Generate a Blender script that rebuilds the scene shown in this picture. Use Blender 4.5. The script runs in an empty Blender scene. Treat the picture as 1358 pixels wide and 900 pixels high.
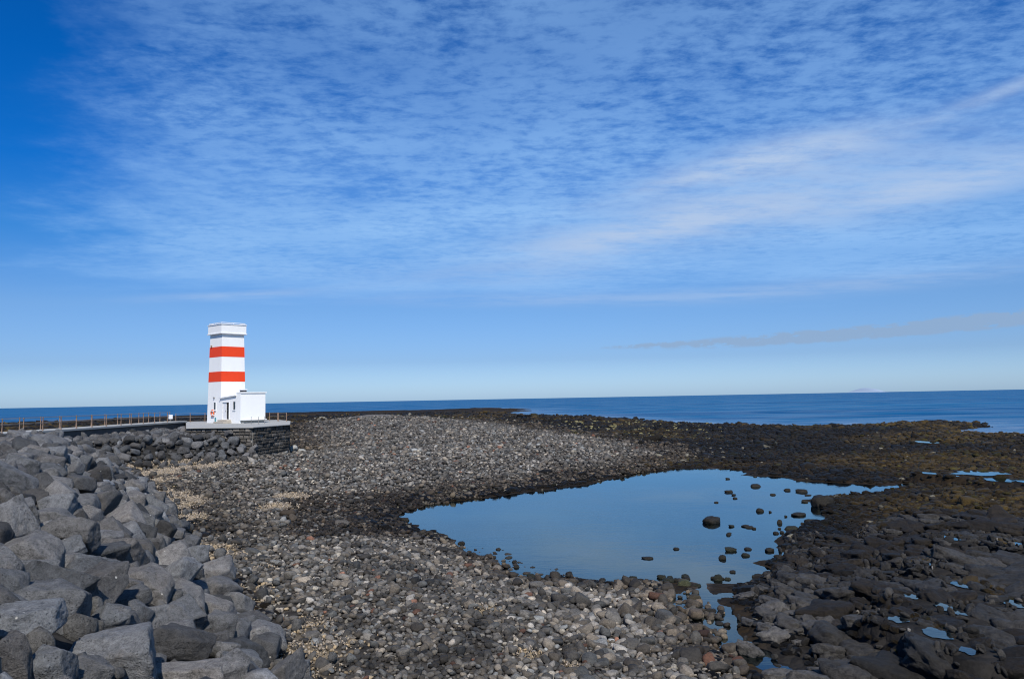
import bpy, math, random
import numpy as np
from mathutils import Matrix, Vector, noise as mnoise

random.seed(7)
rng = np.random.default_rng(11)
scn = bpy.context.scene
col = scn.collection
R = math.radians

# ------------------------------------------------------------------ camera
CAM_Z = 6.0
FPX = 1018.0                      # focal length in photograph pixels (1358 wide)
PITCH, ROLL = R(4.41), R(-1.06)
cam_d = bpy.data.cameras.new('camera')
cam = bpy.data.objects.new('camera', cam_d)
col.objects.link(cam)
cam_d.sensor_width = 36
cam_d.lens = 36 * FPX / 1358
cam_d.clip_start = 0.1
cam_d.clip_end = 90000
ROT = Matrix.Rotation(R(90) + PITCH, 3, 'X') @ Matrix.Rotation(ROLL, 3, 'Z')
M4 = ROT.to_4x4(); M4.translation = Vector((0, 0, CAM_Z))
cam.matrix_world = M4
scn.camera = cam
RN = np.array(ROT)

# ------------------------------------------------------------------ world, sun, exposure
SUN_AZ = Vector((0.15, -0.99)).normalized()
SUN_EL = R(48)
scn.view_settings.view_transform = 'Standard'
scn.view_settings.look = 'None'
scn.view_settings.exposure = 0.0
scn.view_settings.gamma = 1.0
scn.view_settings.use_curve_mapping = False
scn.cycles.filter_width = 1.1

sun_d = bpy.data.lights.new('sun', 'SUN')
sun_d.energy = 4.8
sun_d.angle = R(0.5)
sun_d.color = (1.0, 0.94, 0.85)
sun = bpy.data.objects.new('sun', sun_d)
col.objects.link(sun)
sd_ = Vector((SUN_AZ.x * math.cos(SUN_EL), SUN_AZ.y * math.cos(SUN_EL), math.sin(SUN_EL)))
sun.rotation_euler = sd_.to_track_quat('Z', 'Y').to_euler()
sun.location = (0, -20, 40)


class NT:
    """small helper for node trees"""
    def __init__(s, tree):
        s.t = tree; s.n = tree.nodes; s.l = tree.links
    def new(s, typ, **kw):
        n = s.n.new(typ)
        for k, v in kw.items():
            setattr(n, k, v)
        return n
    def put(s, sock, v):
        if v is None: return
        if isinstance(v, bpy.types.NodeSocket): s.l.new(v, sock)
        else:
            if sock.type == 'RGBA' and hasattr(v, '__len__') and len(v) == 3: v = (*v, 1)
            sock.default_value = v
    def math(s, op, a, b=None, c=None, clamp=False):
        n = s.new('ShaderNodeMath', operation=op); n.use_clamp = clamp
        for i, v in enumerate((a, b, c)):
            s.put(n.inputs[i], v)
        return n.outputs[0]
    def vmath(s, op, a, b=None):
        n = s.new('ShaderNodeVectorMath', operation=op)
        s.put(n.inputs[0], a)
        if b is not None: s.put(n.inputs[1], b)
        return n.outputs[0]
    def noise(s, vec, scale, detail=4, rough=0.55, dist=0.0, out=0):
        n = s.new('ShaderNodeTexNoise')
        s.put(n.inputs['Vector'], vec); n.inputs['Scale'].default_value = scale
        n.inputs['Detail'].default_value = detail; n.inputs['Roughness'].default_value = rough
        n.inputs['Distortion'].default_value = dist
        return n.outputs[out]
    def voronoi(s, vec, scale, feature='F1', out='Distance'):
        n = s.new('ShaderNodeTexVoronoi', feature=feature)
        s.put(n.inputs['Vector'], vec); n.inputs['Scale'].default_value = scale
        return n.outputs[out]
    def smooth(s, v, a, b, lo=0.0, hi=1.0):
        n = s.new('ShaderNodeMapRange', interpolation_type='SMOOTHSTEP')
        s.put(n.inputs['Value'], v)
        n.inputs['From Min'].default_value = a; n.inputs['From Max'].default_value = b
        n.inputs['To Min'].default_value = lo; n.inputs['To Max'].default_value = hi
        return n.outputs[0]
    def mix(s, f, a, b, blend='MIX'):
        n = s.new('ShaderNodeMix', data_type='RGBA', blend_type=blend)
        s.put(n.inputs[0], f); s.put(n.inputs[6], a); s.put(n.inputs[7], b)
        return n.outputs[2]
    def bump(s, h, strength, dist, nrm=None):
        n = s.new('ShaderNodeBump')
        s.put(n.inputs['Height'], h); n.inputs['Strength'].default_value = strength
        n.inputs['Distance'].default_value = dist
        if nrm is not None: s.put(n.inputs['Normal'], nrm)
        return n.outputs[0]


world = bpy.data.worlds.new('World')
scn.world = world
world.use_nodes = True
w = NT(world.node_tree)
w.n.clear()
wout = w.new('ShaderNodeOutputWorld')
wbg = w.new('ShaderNodeBackground')
wbg.inputs[1].default_value = 0.1
w.l.new(wbg.outputs[0], wout.inputs[0])
sky = w.new('ShaderNodeTexSky', sky_type='NISHITA')
sky.sun_disc = False
sky.sun_elevation = SUN_EL
sky.sun_rotation = math.atan2(SUN_AZ.x, SUN_AZ.y)
sky.air_density = 1.0
sky.dust_density = 0.6
sky.ozone_density = 2.5
tcw = w.new('ShaderNodeTexCoord').outputs['Generated']
sp = w.new('ShaderNodeSeparateXYZ'); w.l.new(tcw, sp.inputs[0])
X_, Y_, Z_ = sp.outputs
RAD = 57.29578
az = w.math('MULTIPLY', w.math('ARCTAN2', X_, Y_), RAD)
el = w.math('MULTIPLY', w.math('ARCSINE', Z_), RAD)
# polarised, saturated clear sky: tint by elevation
hs = w.new('ShaderNodeHueSaturation'); hs.inputs['Saturation'].default_value = 1.0
w.l.new(sky.outputs[0], hs.inputs['Color'])
ramp = w.new('ShaderNodeValToRGB')
w.l.new(w.math('DIVIDE', w.math('MAXIMUM', el, 0.0), 60.0), ramp.inputs[0])
cr = ramp.color_ramp
STOPS = [(0.0, (0.76, 1.08, 1.75)), (0.02, (0.66, 0.95, 1.56)), (0.048, (0.49, 0.71, 1.20)), (0.112, (0.46, 0.71, 1.11)), (0.192, (0.18, 0.62, 1.15)), (0.268, (0.035, 0.52, 1.20)), (0.373, (0.012, 0.49, 1.18)), (1.0, (0.05, 0.45, 1.0))]
while len(cr.elements) < len(STOPS): cr.elements.new(0.5)
for e, (p, c) in zip(cr.elements, STOPS):
    e.position = p; e.color = (*c, 1)
clear = w.mix(1.0, hs.outputs[0], ramp.outputs[0], 'MULTIPLY')
# cloud sheet, seen in perspective (projected on a flat layer overhead)
zz = w.math('ADD', w.math('MAXIMUM', Z_, 0.0), 0.045)
cv = w.new('ShaderNodeCombineXYZ')
w.put(cv.inputs[0], w.math('DIVIDE', X_, zz)); w.put(cv.inputs[1], w.math('DIVIDE', Y_, zz))
cvec = cv.outputs[0]
warp = w.noise(cvec, 1.2, 2, 0.5, out=1)
cvw = w.vmath('ADD', cvec, w.vmath('MULTIPLY', warp, (0.10, 0.10, 0)))
cells = w.noise(w.vmath('MULTIPLY', cvw, (0.85, 1.15, 1)), 15.0, 8, 0.64, 0.1)
big = w.noise(cvec, 0.75, 4, 0.6)
cells = w.math('ADD', w.math('MULTIPLY', cells, 0.6), w.math('MULTIPLY', w.noise(cvw, 4.6, 6, 0.6, 0.3), 0.4))
patch = w.smooth(w.noise(cvec, 0.55, 3, 0.55), 0.3, 0.62, 0.5, 1.0)
mott = w.smooth(w.math('ADD', w.math('MULTIPLY', cells, 1.0), w.math('MULTIPLY', big, 0.50)), 0.56, 0.84)
mott = w.math('MULTIPLY', mott, patch)
azn = w.math('ADD', az, w.math('MULTIPLY', w.math('SUBTRACT', w.noise(cvec, 1.6, 6, 0.65), 0.5), 26.0))
azn = w.math('ADD', azn, w.math('MULTIPLY', el, -0.15))
mleft = w.smooth(azn, -35.0, -22.0)
eln = w.math('ADD', el, w.math('MULTIPLY', w.math('SUBTRACT', w.noise(w.vmath('MULTIPLY', cvec, (0.5, 1, 1)), 0.9, 5, 0.65), 0.5), 5.0))
# the lower edge of the sheet is a long clean arc
mlow = w.smooth(w.math('ADD', eln, w.math('MULTIPLY', az, 0.015)), 6.2, 10.5)
sheet = w.math('MULTIPLY', w.math('MULTIPLY', mott, mleft), mlow)
# smoother veil towards the lower part of the sheet
veil = w.math('MULTIPLY', w.math('MULTIPLY', w.smooth(eln, 7.0, 8.6), w.smooth(el, 24.0, 12.0)), w.smooth(azn, -38.0, -20.0))
veil = w.math('MULTIPLY', veil, w.smooth(w.noise(w.vmath('MULTIPLY', cvec, (0.5, 1.4, 1)), 1.3, 6, 0.6), 0.25, 0.7, 0.35, 1.0))
def blob(a0, e0, sa, se, tilt):
    da = w.math('SUBTRACT', az, a0); de = w.math('SUBTRACT', el, e0)
    de2 = w.math('SUBTRACT', de, w.math('MULTIPLY', da, tilt))
    q = w.math('ADD', w.math('POWER', w.math('ABSOLUTE', w.math('DIVIDE', da, sa)), 2.0), w.math('POWER', w.math('ABSOLUTE', w.math('DIVIDE', de2, se)), 2.0))
    return w.math('EXPONENT', w.math('MULTIPLY', q, -1.0))
bn = w.noise(w.vmath('MULTIPLY', cvw, (0.7, 1.3, 1)), 2.6, 8, 0.68)
BL = [(20.5, 16.6, 6.5, 1.1, 0.06, 1.0), (14, 15.6, 7, 0.7, 0.16, 0.5), (22, 14.2, 14, 2.4, 0.06, 0.5), (6.0, 11.3, 7.0, 1.3, 0.06, 0.75), (30, 13.2, 9.0, 1.2, 0.1, 0.75), (16, 12.6, 7, 0.8, 0.12, 0.5),
      (33.5, 18.3, 4.5, 0.45, 0.22, 0.6), (4, 7.3, 15, 0.45, -0.01, 0.4), (25, 7.4, 12, 0.6, 0.02, 0.4), (-20, 7.6, 6, 0.3, 0.08, 0.4), (13, 13.2, 6, 1.0, 0.16, 0.5), (-2, 9.2, 10, 1.0, 0.02, 0.3)]
bsum = None
for a0, e0, sa, se, tl, am in BL:
    b = w.math('MULTIPLY', blob(a0, e0, sa, se, tl), am)
    bsum = b if bsum is None else w.math('ADD', bsum, b)
bsum = w.math('MULTIPLY', bsum, w.smooth(bn, 0.28, 0.62, 0.25, 1.15))
# thin grey bank low over the sea on the right
rag = w.noise(w.vmath('MULTIPLY', tcw, (1.0, 1.0, 3.0)), 34.0, 6, 0.7)
low = w.math('ADD', w.math('ADD', blob(22, 3.95, 9, 0.36, 0.03), blob(34, 4.5, 8, 0.42, 0.05)), w.math('MULTIPLY', blob(10.5, 3.75, 3.0, 0.14, 0.03), 0.6))
low = w.math('MULTIPLY', w.smooth(w.math('MULTIPLY', low, w.smooth(rag, 0.34, 0.6, 0.2, 1.4)), 0.08, 0.5), 0.85)
base_veil = w.math('MULTIPLY', w.math('MULTIPLY', mleft, mlow), 0.07)
fac = w.math('ADD', w.math('ADD', w.math('MULTIPLY', sheet, 0.47), base_veil), w.math('MULTIPLY', veil, 0.50), clamp=True)
c1 = w.mix(fac, clear, (2.8, 5.2, 9.0))
c2 = w.mix(w.math('MULTIPLY', bsum, 0.85, clamp=True), c1, (4.3, 5.7, 8.1))
c3 = w.mix(low, c2, (2.8, 4.15, 6.2))
w.l.new(c3, wbg.inputs[0])

# ------------------------------------------------------------------ helpers: pixels <-> places
def ray(px, py):
    d = RN @ np.array([(px - 679.0) / FPX, (450.0 - py) / FPX, -1.0])
    return d / np.linalg.norm(d)

def at(px, py, z=0.0):
    d = ray(px, py)
    t = (z - CAM_Z) / d[2]
    return np.array([d[0] * t, d[1] * t, z])

def proj(P):
    P = np.atleast_2d(np.asarray(P, float))
    q = (P - np.array([0, 0, CAM_Z])) @ RN           # to camera space
    dep = -q[:, 2]
    dd = np.where(dep > 0.05, dep, 0.05)
    return 679 + FPX * q[:, 0] / dd, 450 - FPX * q[:, 1] / dd, dep

def in_view(x, y, z, m=110, top=0):
    px, py, dep = proj(np.stack([x, y, z], 1))
    return (dep > 1) & (px > -m) & (px < 1358 + m) & (py < 900 + m) & (py > top)

def poly_px(pts, z):
    return np.array([at(p[0], p[1], z)[:2] for p in pts])

def sdist(poly, x, y):
    """signed distance to a polygon, positive inside"""
    x = np.asarray(x, float); y = np.asarray(y, float)
    best = np.full(x.shape, 1e18); inside = np.zeros(x.shape, bool)
    n = len(poly)
    for i in range(n):
        ax, ay = poly[i]; bx, by = poly[(i + 1) % n]
        ex, ey = bx - ax, by - ay
        t = np.clip(((x - ax) * ex + (y - ay) * ey) / (ex * ex + ey * ey + 1e-12), 0, 1)
        d = (x - ax - t * ex) ** 2 + (y - ay - t * ey) ** 2
        best = np.minimum(best, d)
        c = ((ay > y) != (by > y)) & (x < (bx - ax) * (y - ay) / (by - ay + 1e-18) + ax)
        inside ^= c
    return np.where(inside, 1, -1) * np.sqrt(best)

_H = np.random.default_rng(5).random((512, 512))
def vnoise(x, y):
    xi = np.floor(x).astype(np.int64); yi = np.floor(y).astype(np.int64)
    fx = x - xi; fy = y - yi
    fx = fx * fx * (3 - 2 * fx); fy = fy * fy * (3 - 2 * fy)
    g = lambda a, b: _H[a % 512, b % 512]
    return (g(xi, yi) * (1 - fx) * (1 - fy) + g(xi + 1, yi) * fx * (1 - fy)
            + g(xi, yi + 1) * (1 - fx) * fy + g(xi + 1, yi + 1) * fx * fy)
def fbm(x, y, s=1.0, o=4):
    v = 0; a = 0.5; t = 0
    for i in range(o):
        v = v + a * vnoise(x * s + 17.3 * i, y * s + 9.1 * i); t += a
        a *= 0.5; s *= 2.03
    return v / t * 2 - 1
def sst(a, b, v):
    t = np.clip((v - a) / (b - a), 0, 1)
    return t * t * (3 - 2 * t)

# ------------------------------------------------------------------ plan of the place
COAST = np.vstack([poly_px([(-60, 563), (60, 559.5), (150, 555), (250, 551.5), (320, 549), (400, 547), (470, 545.5), (560, 544.0),
                            (640, 541.0), (690, 542.5), (693, 545), (672, 547.5), (690, 550.5), (760, 551.5), (830, 556), (880, 558.5),
                            (905, 561), (960, 563), (1030, 565.5), (1100, 566), (1170, 562), (1240, 559.5), (1290, 562), (1300, 566),
                            (1262, 571), (1300, 575.5), (1358, 576), (1430, 577)], 0.0),
                   np.array([(170, 85), (420, -200), (-300, -420), (-520, 60)])])
POOL = poly_px([(518, 684), (560, 670), (600, 665), (640, 660), (680, 655), (720, 650), (762, 644), (800, 637), (835, 629), (860, 625), (900, 621), (945, 619), (985, 622), (1000, 630),
                (1035, 631), (1060, 637), (1110, 640), (1160, 642), (1225, 639.5), (1190, 649), (1160, 655), (1120, 657), (1090, 660), (1088, 672),
                (1103, 690), (1072, 694), (1060, 705), (1045, 713), (1040, 728), (1046, 742), (1020, 748), (1038, 756), (1005, 765), (985, 778), (978, 800),
                (1002, 800), (1000, 830), (1018, 855), (1050, 872), (1080, 890), (1110, 915), (1020, 915), (985, 888), (945, 868), (922, 842), (900, 818), (880, 795),
                (880, 776), (862, 772), (835, 780), (800, 775), (770, 777), (738, 772), (700, 770), (668, 760), (650, 742), (618, 735), (600, 722),
                (585, 706), (556, 702), (535, 694)], 0.0)
COBBLE = np.vstack([poly_px([(420, 960), (250, 740), (200, 660), (150, 616), (290, 600), (388, 598), (392, 575), (398, 560), (440, 553.5),
                  (500, 550.5), (560, 551), (615, 556), (690, 563), (760, 571), (830, 582), (900, 592), (905, 600), (850, 612), (780, 622), (700, 633), (620, 643),
                  (560, 650), (520, 664), (500, 682), (520, 692), (600, 700), (680, 725), (760, 750),
                  (900, 762), (950, 800), (965, 860), (1000, 890), (1040, 960)], 0.6)])
BEDROCK = poly_px([(985, 790), (1000, 768), (1045, 755), (1050, 725), (1075, 700), (1150, 708), (1180, 690), (1240, 680), (1300, 684), (1358, 688), (1480, 694),
                   (1540, 960), (1090, 960), (1060, 885), (1010, 862), (990, 830)], 0.5)
TOE = np.array([(4, -1), (-0.5, 7.6), (-4.5, 15), (-11, 26.4), (-20, 43), (-31, 61), (-29, 63.4), (-25, 65.8), (-22.9, 69.2)])
BANK = np.vstack([TOE, np.array([(-23.4, 69.8), (-30.1, 71.2), (-39.0, 92), (-38.6, 92), (-38.6, 20), (-38, -8), (4, -8)])])
PLAT = np.array([(-30.1, 71.0), (-23.5, 69.6), (-22.2, 76.4), (-26.0, 89.6), (-29.5, 97), (-41, 97), (-40.8, 91.5), (-38.8, 91.5)])
PLAT_Z, PATH_Z = 3.9, 4.1

PUD = [(1262, 713, 13, 5), (1350, 721, 13, 6), (1234, 748, 8, 5), (1274, 775, 16, 8), (1209, 790, 14, 6), (1258, 806, 18, 15), (1342, 799, 16, 11),
       (1190, 821, 20, 8), (1243, 839, 26, 14), (1283, 862, 18, 9), (1300, 627, 54, 5), (1325, 636, 26, 5), (1356, 638, 12, 4), (1226, 586, 18, 3), (1262, 630, 10, 3),
       (1232, 627, 14, 2.5)]

PW = []
for (px, py, wx, hy) in PUD:
    zl = 0.82 if py > 690 else 0.62; c = at(px, py, zl); e = at(px, py - hy / 2, zl)
    PW.append((c[0], c[1], wx / 2 * c[1] / FPX, abs(e[1] - c[1]), zl))

def bank_h(x, y):
    """height of the rubble bank above its toe, or nan outside"""
    x = np.asarray(x, float); y = np.asarray(y, float)
    sdb = sdist(BANK, x, y)
    best = np.full(x.shape, 1e9)
    for i in range(len(TOE) - 1):
        ax, ay = TOE[i]; bx, by = TOE[i + 1]; ex, ey = bx - ax, by - ay
        t = np.clip(((x - ax) * ex + (y - ay) * ey) / (ex * ex + ey * ey), 0, 1)
        best = np.minimum(best, np.hypot(x - ax - t * ex, y - ay - t * ey))
    return sdb, best

def ground_z(x, y):
    x = np.asarray(x, float); y = np.asarray(y, float)
    r = np.hypot(x, y)
    sc = sdist(COAST, x, y); spl = sdist(POOL, x, y); sco = sdist(COBBLE, x, y); sbe = sdist(BEDROCK, x, y)
    base = 0.30 + 0.16 * fbm(x, y, 0.25, 4) + 0.10 * fbm(x, y, 1.3, 3)
    base = base + sst(0, 14, sco) * 0.65 + sst(60, 110, r) * sst(0, 18, sco) * 0.55
    base = base + sst(0, 3, sbe) * (0.20 + 0.12 * fbm(x, y, 0.6, 3))
    base = base + sst(0, 30, -sco) * sst(60, 160, r) * 0.25 * (1 + fbm(x, y, 0.03, 3))
    cs = sc + 0.03 * r * fbm(x, y, 0.12, 4) * sst(90, 200, r) + 1.2 * fbm(x, y, 0.3, 3)
    base = base + (-2.5 - base) * (1 - sst(-9, 3.0, cs))
    base = base + (0.06 + 0.05 * fbm(x, y, 1.3, 3) - base) * (1 - sst(0.3, 5.0, -spl)) * 0.9
    base = base + (0.12 - base) * (1 - sst(0, 14, cs)) * sst(90, 110, r) * sst(-1, 1, cs)
    ps = spl + 0.40 * fbm(x, y, 1.1, 4)
    fl = -0.05 - 0.25 * sst(0.6, 3.0, spl) - 0.12 * fbm(x, y, 0.5, 3)
    base = base + (fl - base) * sst(-0.5, 0.7, ps)
    for cx_, cy_, hw_, hd_, zl_ in PW:      # rock basins that hold the little puddles
        q = np.sqrt(((x - cx_) / (hw_ + 0.5)) ** 2 + ((y - cy_) / (hd_ + 0.5)) ** 2)
        base = base + (zl_ - 0.03 - base) * (1 - sst(0.9, 1.6, q))
    sdb, dt = bank_h(x, y)
    hb = np.minimum(0.75 + 0.004 * r + 0.60 * dt, 3.75 - 0.85 * sst(50, 60, y)) + 0.1 * fbm(x, y, 0.7, 3)
    kk = np.where(sdb > 0, 1.0, 0.0)
    base = np.where(sdb > 0, np.maximum(base, hb), base)
    near = np.exp(-(np.maximum(-sdb, 0) / 6.0) ** 2) * 0.45 * (sc > 0) * (1 - sst(-1.0, 1.0, spl)) * (y < 68)
    base = np.where(sdb > 0, base, np.maximum(base, base * (1) + near * (1 - sst(0, 2, -spl * 0 + 0))) if True else base)
    return base

# ------------------------------------------------------------------ object helpers
def tag(o, label=None, cat=None, group=None, kind=None):
    if label: o['label'] = label
    if cat: o['category'] = cat
    if group: o['group'] = group
    if kind: o['kind'] = kind
    return o

def link(o, parent=None):
    col.objects.link(o)
    if parent is not None: o.parent = parent
    return o

def mesh_np(name, V, F, mat=None, smooth=True, tint=None, attrs=None):
    me = bpy.data.meshes.new(name)
    V = np.ascontiguousarray(V, np.float32); F = np.ascontiguousarray(F, np.int32)
    k = F.shape[1]
    me.vertices.add(len(V)); me.vertices.foreach_set('co', V.ravel())
    me.loops.add(F.size); me.loops.foreach_set('vertex_index', F.ravel())
    me.polygons.add(len(F)); me.polygons.foreach_set('loop_start', np.arange(0, F.size, k, dtype=np.int32))
    me.update(calc_edges=True)
    me.polygons.foreach_set('use_smooth', np.full(len(F), smooth))
    if tint is not None:
        a = me.color_attributes.new('tint', 'FLOAT_COLOR', 'POINT')
        c = np.ones((len(V), 4), np.float32); c[:, :3] = tint
        a.data.foreach_set('color', c.ravel())
    if mat: me.materials.append(mat)
    return me

class MB:
    """collects simple solids and builds ONE mesh object"""
    def __init__(s): s.V = []; s.F = []
    def add(s, vs, fs):
        b = len(s.V); s.V += [tuple(v) for v in vs]; s.F += [tuple(b + i for i in f) for f in fs]
    def box(s, a, b, top=None):
        (x0, y0, z0), (x1, y1, z1) = a, b
        t = top or 0
        s.add([(x0, y0, z0), (x1, y0, z0), (x1, y1, z0), (x0, y1, z0), (x0 + t, y0 + t, z1), (x1 - t, y0 + t, z1), (x1 - t, y1 - t, z1), (x0 + t, y1 - t, z1)],
              [(0, 3, 2, 1), (4, 5, 6, 7), (0, 1, 5, 4), (1, 2, 6, 5), (2, 3, 7, 6), (3, 0, 4, 7)])
    def prism(s, poly, z0, z1):
        n = len(poly)
        s.add([(p[0], p[1], z0) for p in poly] + [(p[0], p[1], z1) for p in poly],
              [tuple(range(n - 1, -1, -1)), tuple(range(n, 2 * n))] + [(i, (i + 1) % n, n + (i + 1) % n, n + i) for i in range(n)])
    def tube(s, p, q, r, n=8):
        p = Vector(p); q = Vector(q); d = (q - p).normalized()
        u = d.orthogonal().normalized(); v = d.cross(u)
        ring = lambda c: [c + u * math.cos(2 * math.pi * i / n) * r + v * math.sin(2 * math.pi * i / n) * r for i in range(n)]
        s.add(ring(p) + ring(q), [tuple(range(n - 1, -1, -1)), tuple(range(n, 2 * n))] + [(i, (i + 1) % n, n + (i + 1) % n, n + i) for i in range(n)])
    def build(s, name, mat, parent=None, smooth=False, bevel=0):
        me = bpy.data.meshes.new(name)
        me.from_pydata(s.V, [], s.F); me.materials.append(mat)
        if smooth: me.polygons.foreach_set('use_smooth', [True] * len(me.polygons))
        o = link(bpy.data.objects.new(name, me), parent)
        if bevel:
            m = o.modifiers.new('bevel', 'BEVEL'); m.width = bevel; m.segments = 2; m.limit_method = 'ANGLE'
        return o

def empty(name, loc=(0, 0, 0), rz=0):
    o = bpy.data.objects.new(name, None); o.location = loc; o.rotation_euler = (0, 0, rz); o.empty_display_size = 0.3
    return link(o)

# ------------------------------------------------------------------ materials
def new_mat(name):
    m = bpy.data.materials.new(name); m.use_nodes = True
    t = NT(m.node_tree); t.n.clear()
    out = t.new('ShaderNodeOutputMaterial'); b = t.new('ShaderNodeBsdfPrincipled')
    t.l.new(b.outputs[0], out.inputs[0])
    return m, t, b

def mat_stone(name, source='attr', rough=0.85, bumpk=1.0, spec=0.35, scale=1.0, pits=True, flecks=0.0, contrast=1.0, tone=(0.82, 0.78, 0.73)):
    m, t, b = new_mat(name)
    pos = t.new('ShaderNodeNewGeometry').outputs['Position']
    if source == 'attr':
        a = t.new('ShaderNodeAttribute'); a.attribute_name = 'tint'; c = a.outputs['Color']
    else:
        c = t.new('ShaderNodeObjectInfo').outputs['Color']
    n1 = t.noise(pos, 1.7 * scale, 5, 0.6); n2 = t.noise(pos, 9 * scale, 7, 0.72); n3 = t.noise(pos, 45 * scale, 3, 0.7)
    v = t.math('ADD', t.math('MULTIPLY', t.math('SUBTRACT', n1, 0.5), 1.1 * contrast), t.math('MULTIPLY', t.math('SUBTRACT', n2, 0.5), 2.4 * contrast))
    v = t.math('ADD', v, t.math('MULTIPLY', t.math('SUBTRACT', n3, 0.5), 1.8))
    v = t.math('MAXIMUM', t.math('ADD', v, 1.0), 0.15)
    vc = t.new('ShaderNodeCombineXYZ')
    for i in range(3): t.put(vc.inputs[i], v)
    c = t.mix(1.0, c, vc.outputs[0], 'MULTIPLY')
    c = t.mix(1.0, c, tone, 'MULTIPLY')
    # slightly brown weathering
    c = t.mix(t.smooth(t.noise(pos, 3.1 * scale, 4, 0.6), 0.55, 0.75, 0.0, 0.35), c, t.mix(1.0, c, (1.15, 0.95, 0.75), 'MULTIPLY'))
    h = t.math('ADD', t.math('MULTIPLY', n2, 0.6), t.math('MULTIPLY', n3, 0.25))
    if pits:
        vo = t.voronoi(t.vmath('ADD', pos, t.vmath('MULTIPLY', t.noise(pos, 20, 2, 0.5, out=1), (0.05, 0.05, 0.05))), 26 * scale)
        pit = t.smooth(vo, 0.10, 0.28)
        gate = t.smooth(t.noise(pos, 4 * scale, 2, 0.5), 0.42, 0.56)
        pitg = t.math('SUBTRACT', 1.0, t.math('MULTIPLY', t.math('SUBTRACT', 1.0, pit), gate))
        h = t.math('ADD', h, t.math('MULTIPLY', pitg, 0.35))
        pc = t.new('ShaderNodeCombineXYZ')
        dk = t.math('ADD', t.math('MULTIPLY', pitg, 0.5), 0.5)
        for i in range(3): t.put(pc.inputs[i], dk)
        c = t.mix(1.0, c, pc.outputs[0], 'MULTIPLY')
    if flecks:
        fv = t.voronoi(pos, 3.1)
        f = t.math('MULTIPLY', t.smooth(fv, 0.075, 0.045), t.smooth(t.noise(pos, 2.3, 2), 0.5, 0.6))
        c = t.mix(t.math('MULTIPLY', f, flecks), c, (0.62, 0.6, 0.55))
    t.l.new(c, b.inputs['Base Color'])
    b.inputs['Roughness'].default_value = rough
    b.inputs['Specular IOR Level'].default_value = spec
    t.l.new(t.bump(h, min(1.0, 0.9 * bumpk), 0.16 / scale), b.inputs['Normal'])
    return m

M = {}
BTN = (0.84, 0.835, 0.82)
M['boulder'] = mat_stone('basalt_boulder', 'obj', flecks=0.9, tone=BTN, contrast=0.95)
M['boulder_mass'] = mat_stone('basalt_boulder_mass', 'attr', tone=BTN, contrast=0.95)
M['cobble'] = mat_stone('cobble', 'obj', scale=2.2, bumpk=0.6, pits=False, rough=0.75)
M['cobble_mass'] = mat_stone('cobble_mass', 'attr', scale=2.2, bumpk=0.6, pits=False, rough=0.75)
M['bedrock'] = mat_stone('dark_shore_rock', 'obj', rough=0.66, contrast=1.5, pits=False, spec=0.3)
M['bedrock_mass'] = mat_stone('dark_shore_rock_mass', 'attr', rough=0.62, pits=False, spec=0.3)

def mat_weed(name):
    m, t, b = new_mat(name)
    pos = t.new('ShaderNodeNewGeometry').outputs['Position']
    a = t.new('ShaderNodeAttribute'); a.attribute_name = 'tint'
    st = t.vmath('MULTIPLY', pos, (1, 1, 1.6))
    n = t.noise(st, 9, 6, 0.75, 1.2); n1 = t.noise(pos, 30, 3, 0.7)
    v = t.math('MAXIMUM', t.math('ADD', t.math('MULTIPLY', n, 2.6), t.math('SUBTRACT', t.math('MULTIPLY', n1, 1.2), 0.95)), 0.1)
    vc = t.new('ShaderNodeCombineXYZ')
    for i in range(3): t.put(vc.inputs[i], v)
    t.l.new(t.mix(1.0, a.outputs['Color'], vc.outputs[0], 'MULTIPLY'), b.inputs['Base Color'])
    b.inputs['Roughness'].default_value = 0.55
    b.inputs['Specular IOR Level'].default_value = 0.25
    t.l.new(t.bump(t.math('ADD', n, n1), 1.0, 0.10), b.inputs['Normal'])
    return m
M['weed'] = mat_weed('brown_seaweed')

def mat_ground():
    m, t, b = new_mat('shore_ground')
    pos = t.new('ShaderNodeNewGeometry').outputs['Position']
    a = t.new('ShaderNodeAttribute'); a.attribute_name = 'tint'
    vo = t.new('ShaderNodeTexVoronoi'); t.put(vo.inputs['Vector'], pos); vo.inputs['Scale'].default_value = 3.2
    vo2 = t.new('ShaderNodeTexVoronoi'); t.put(vo2.inputs['Vector'], pos); vo2.inputs['Scale'].default_value = 1.1
    g = t.new('ShaderNodeRGBToBW'); t.put(g.inputs[0], vo.outputs['Color'])
    g2 = t.new('ShaderNodeRGBToBW'); t.put(g2.inputs[0], vo2.outputs['Color'])
    n = t.noise(pos, 6, 5, 0.7)
    v = t.math('ADD', t.math('MULTIPLY', g.outputs[0], 0.9), t.math('MULTIPLY', g2.outputs[0], 0.5))
    v = t.math('ADD', v, t.math('SUBTRACT', t.math('MULTIPLY', n, 1.0), 0.25))
    vc = t.new('ShaderNodeCombineXYZ')
    for i in range(3): t.put(vc.inputs[i], v)
    t.l.new(t.mix(1.0, a.outputs['Color'], vc.outputs[0], 'MULTIPLY'), b.inputs['Base Color'])
    b.inputs['Roughness'].default_value = 0.9
    b.inputs['Specular IOR Level'].default_value = 0.15
    h = t.math('SUBTRACT', t.math('MULTIPLY', n, 0.6), vo.outputs['Distance'])
    t.l.new(t.bump(h, 1.0, 0.12), b.inputs['Normal'])
    return m
M['ground'] = mat_ground()

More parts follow.
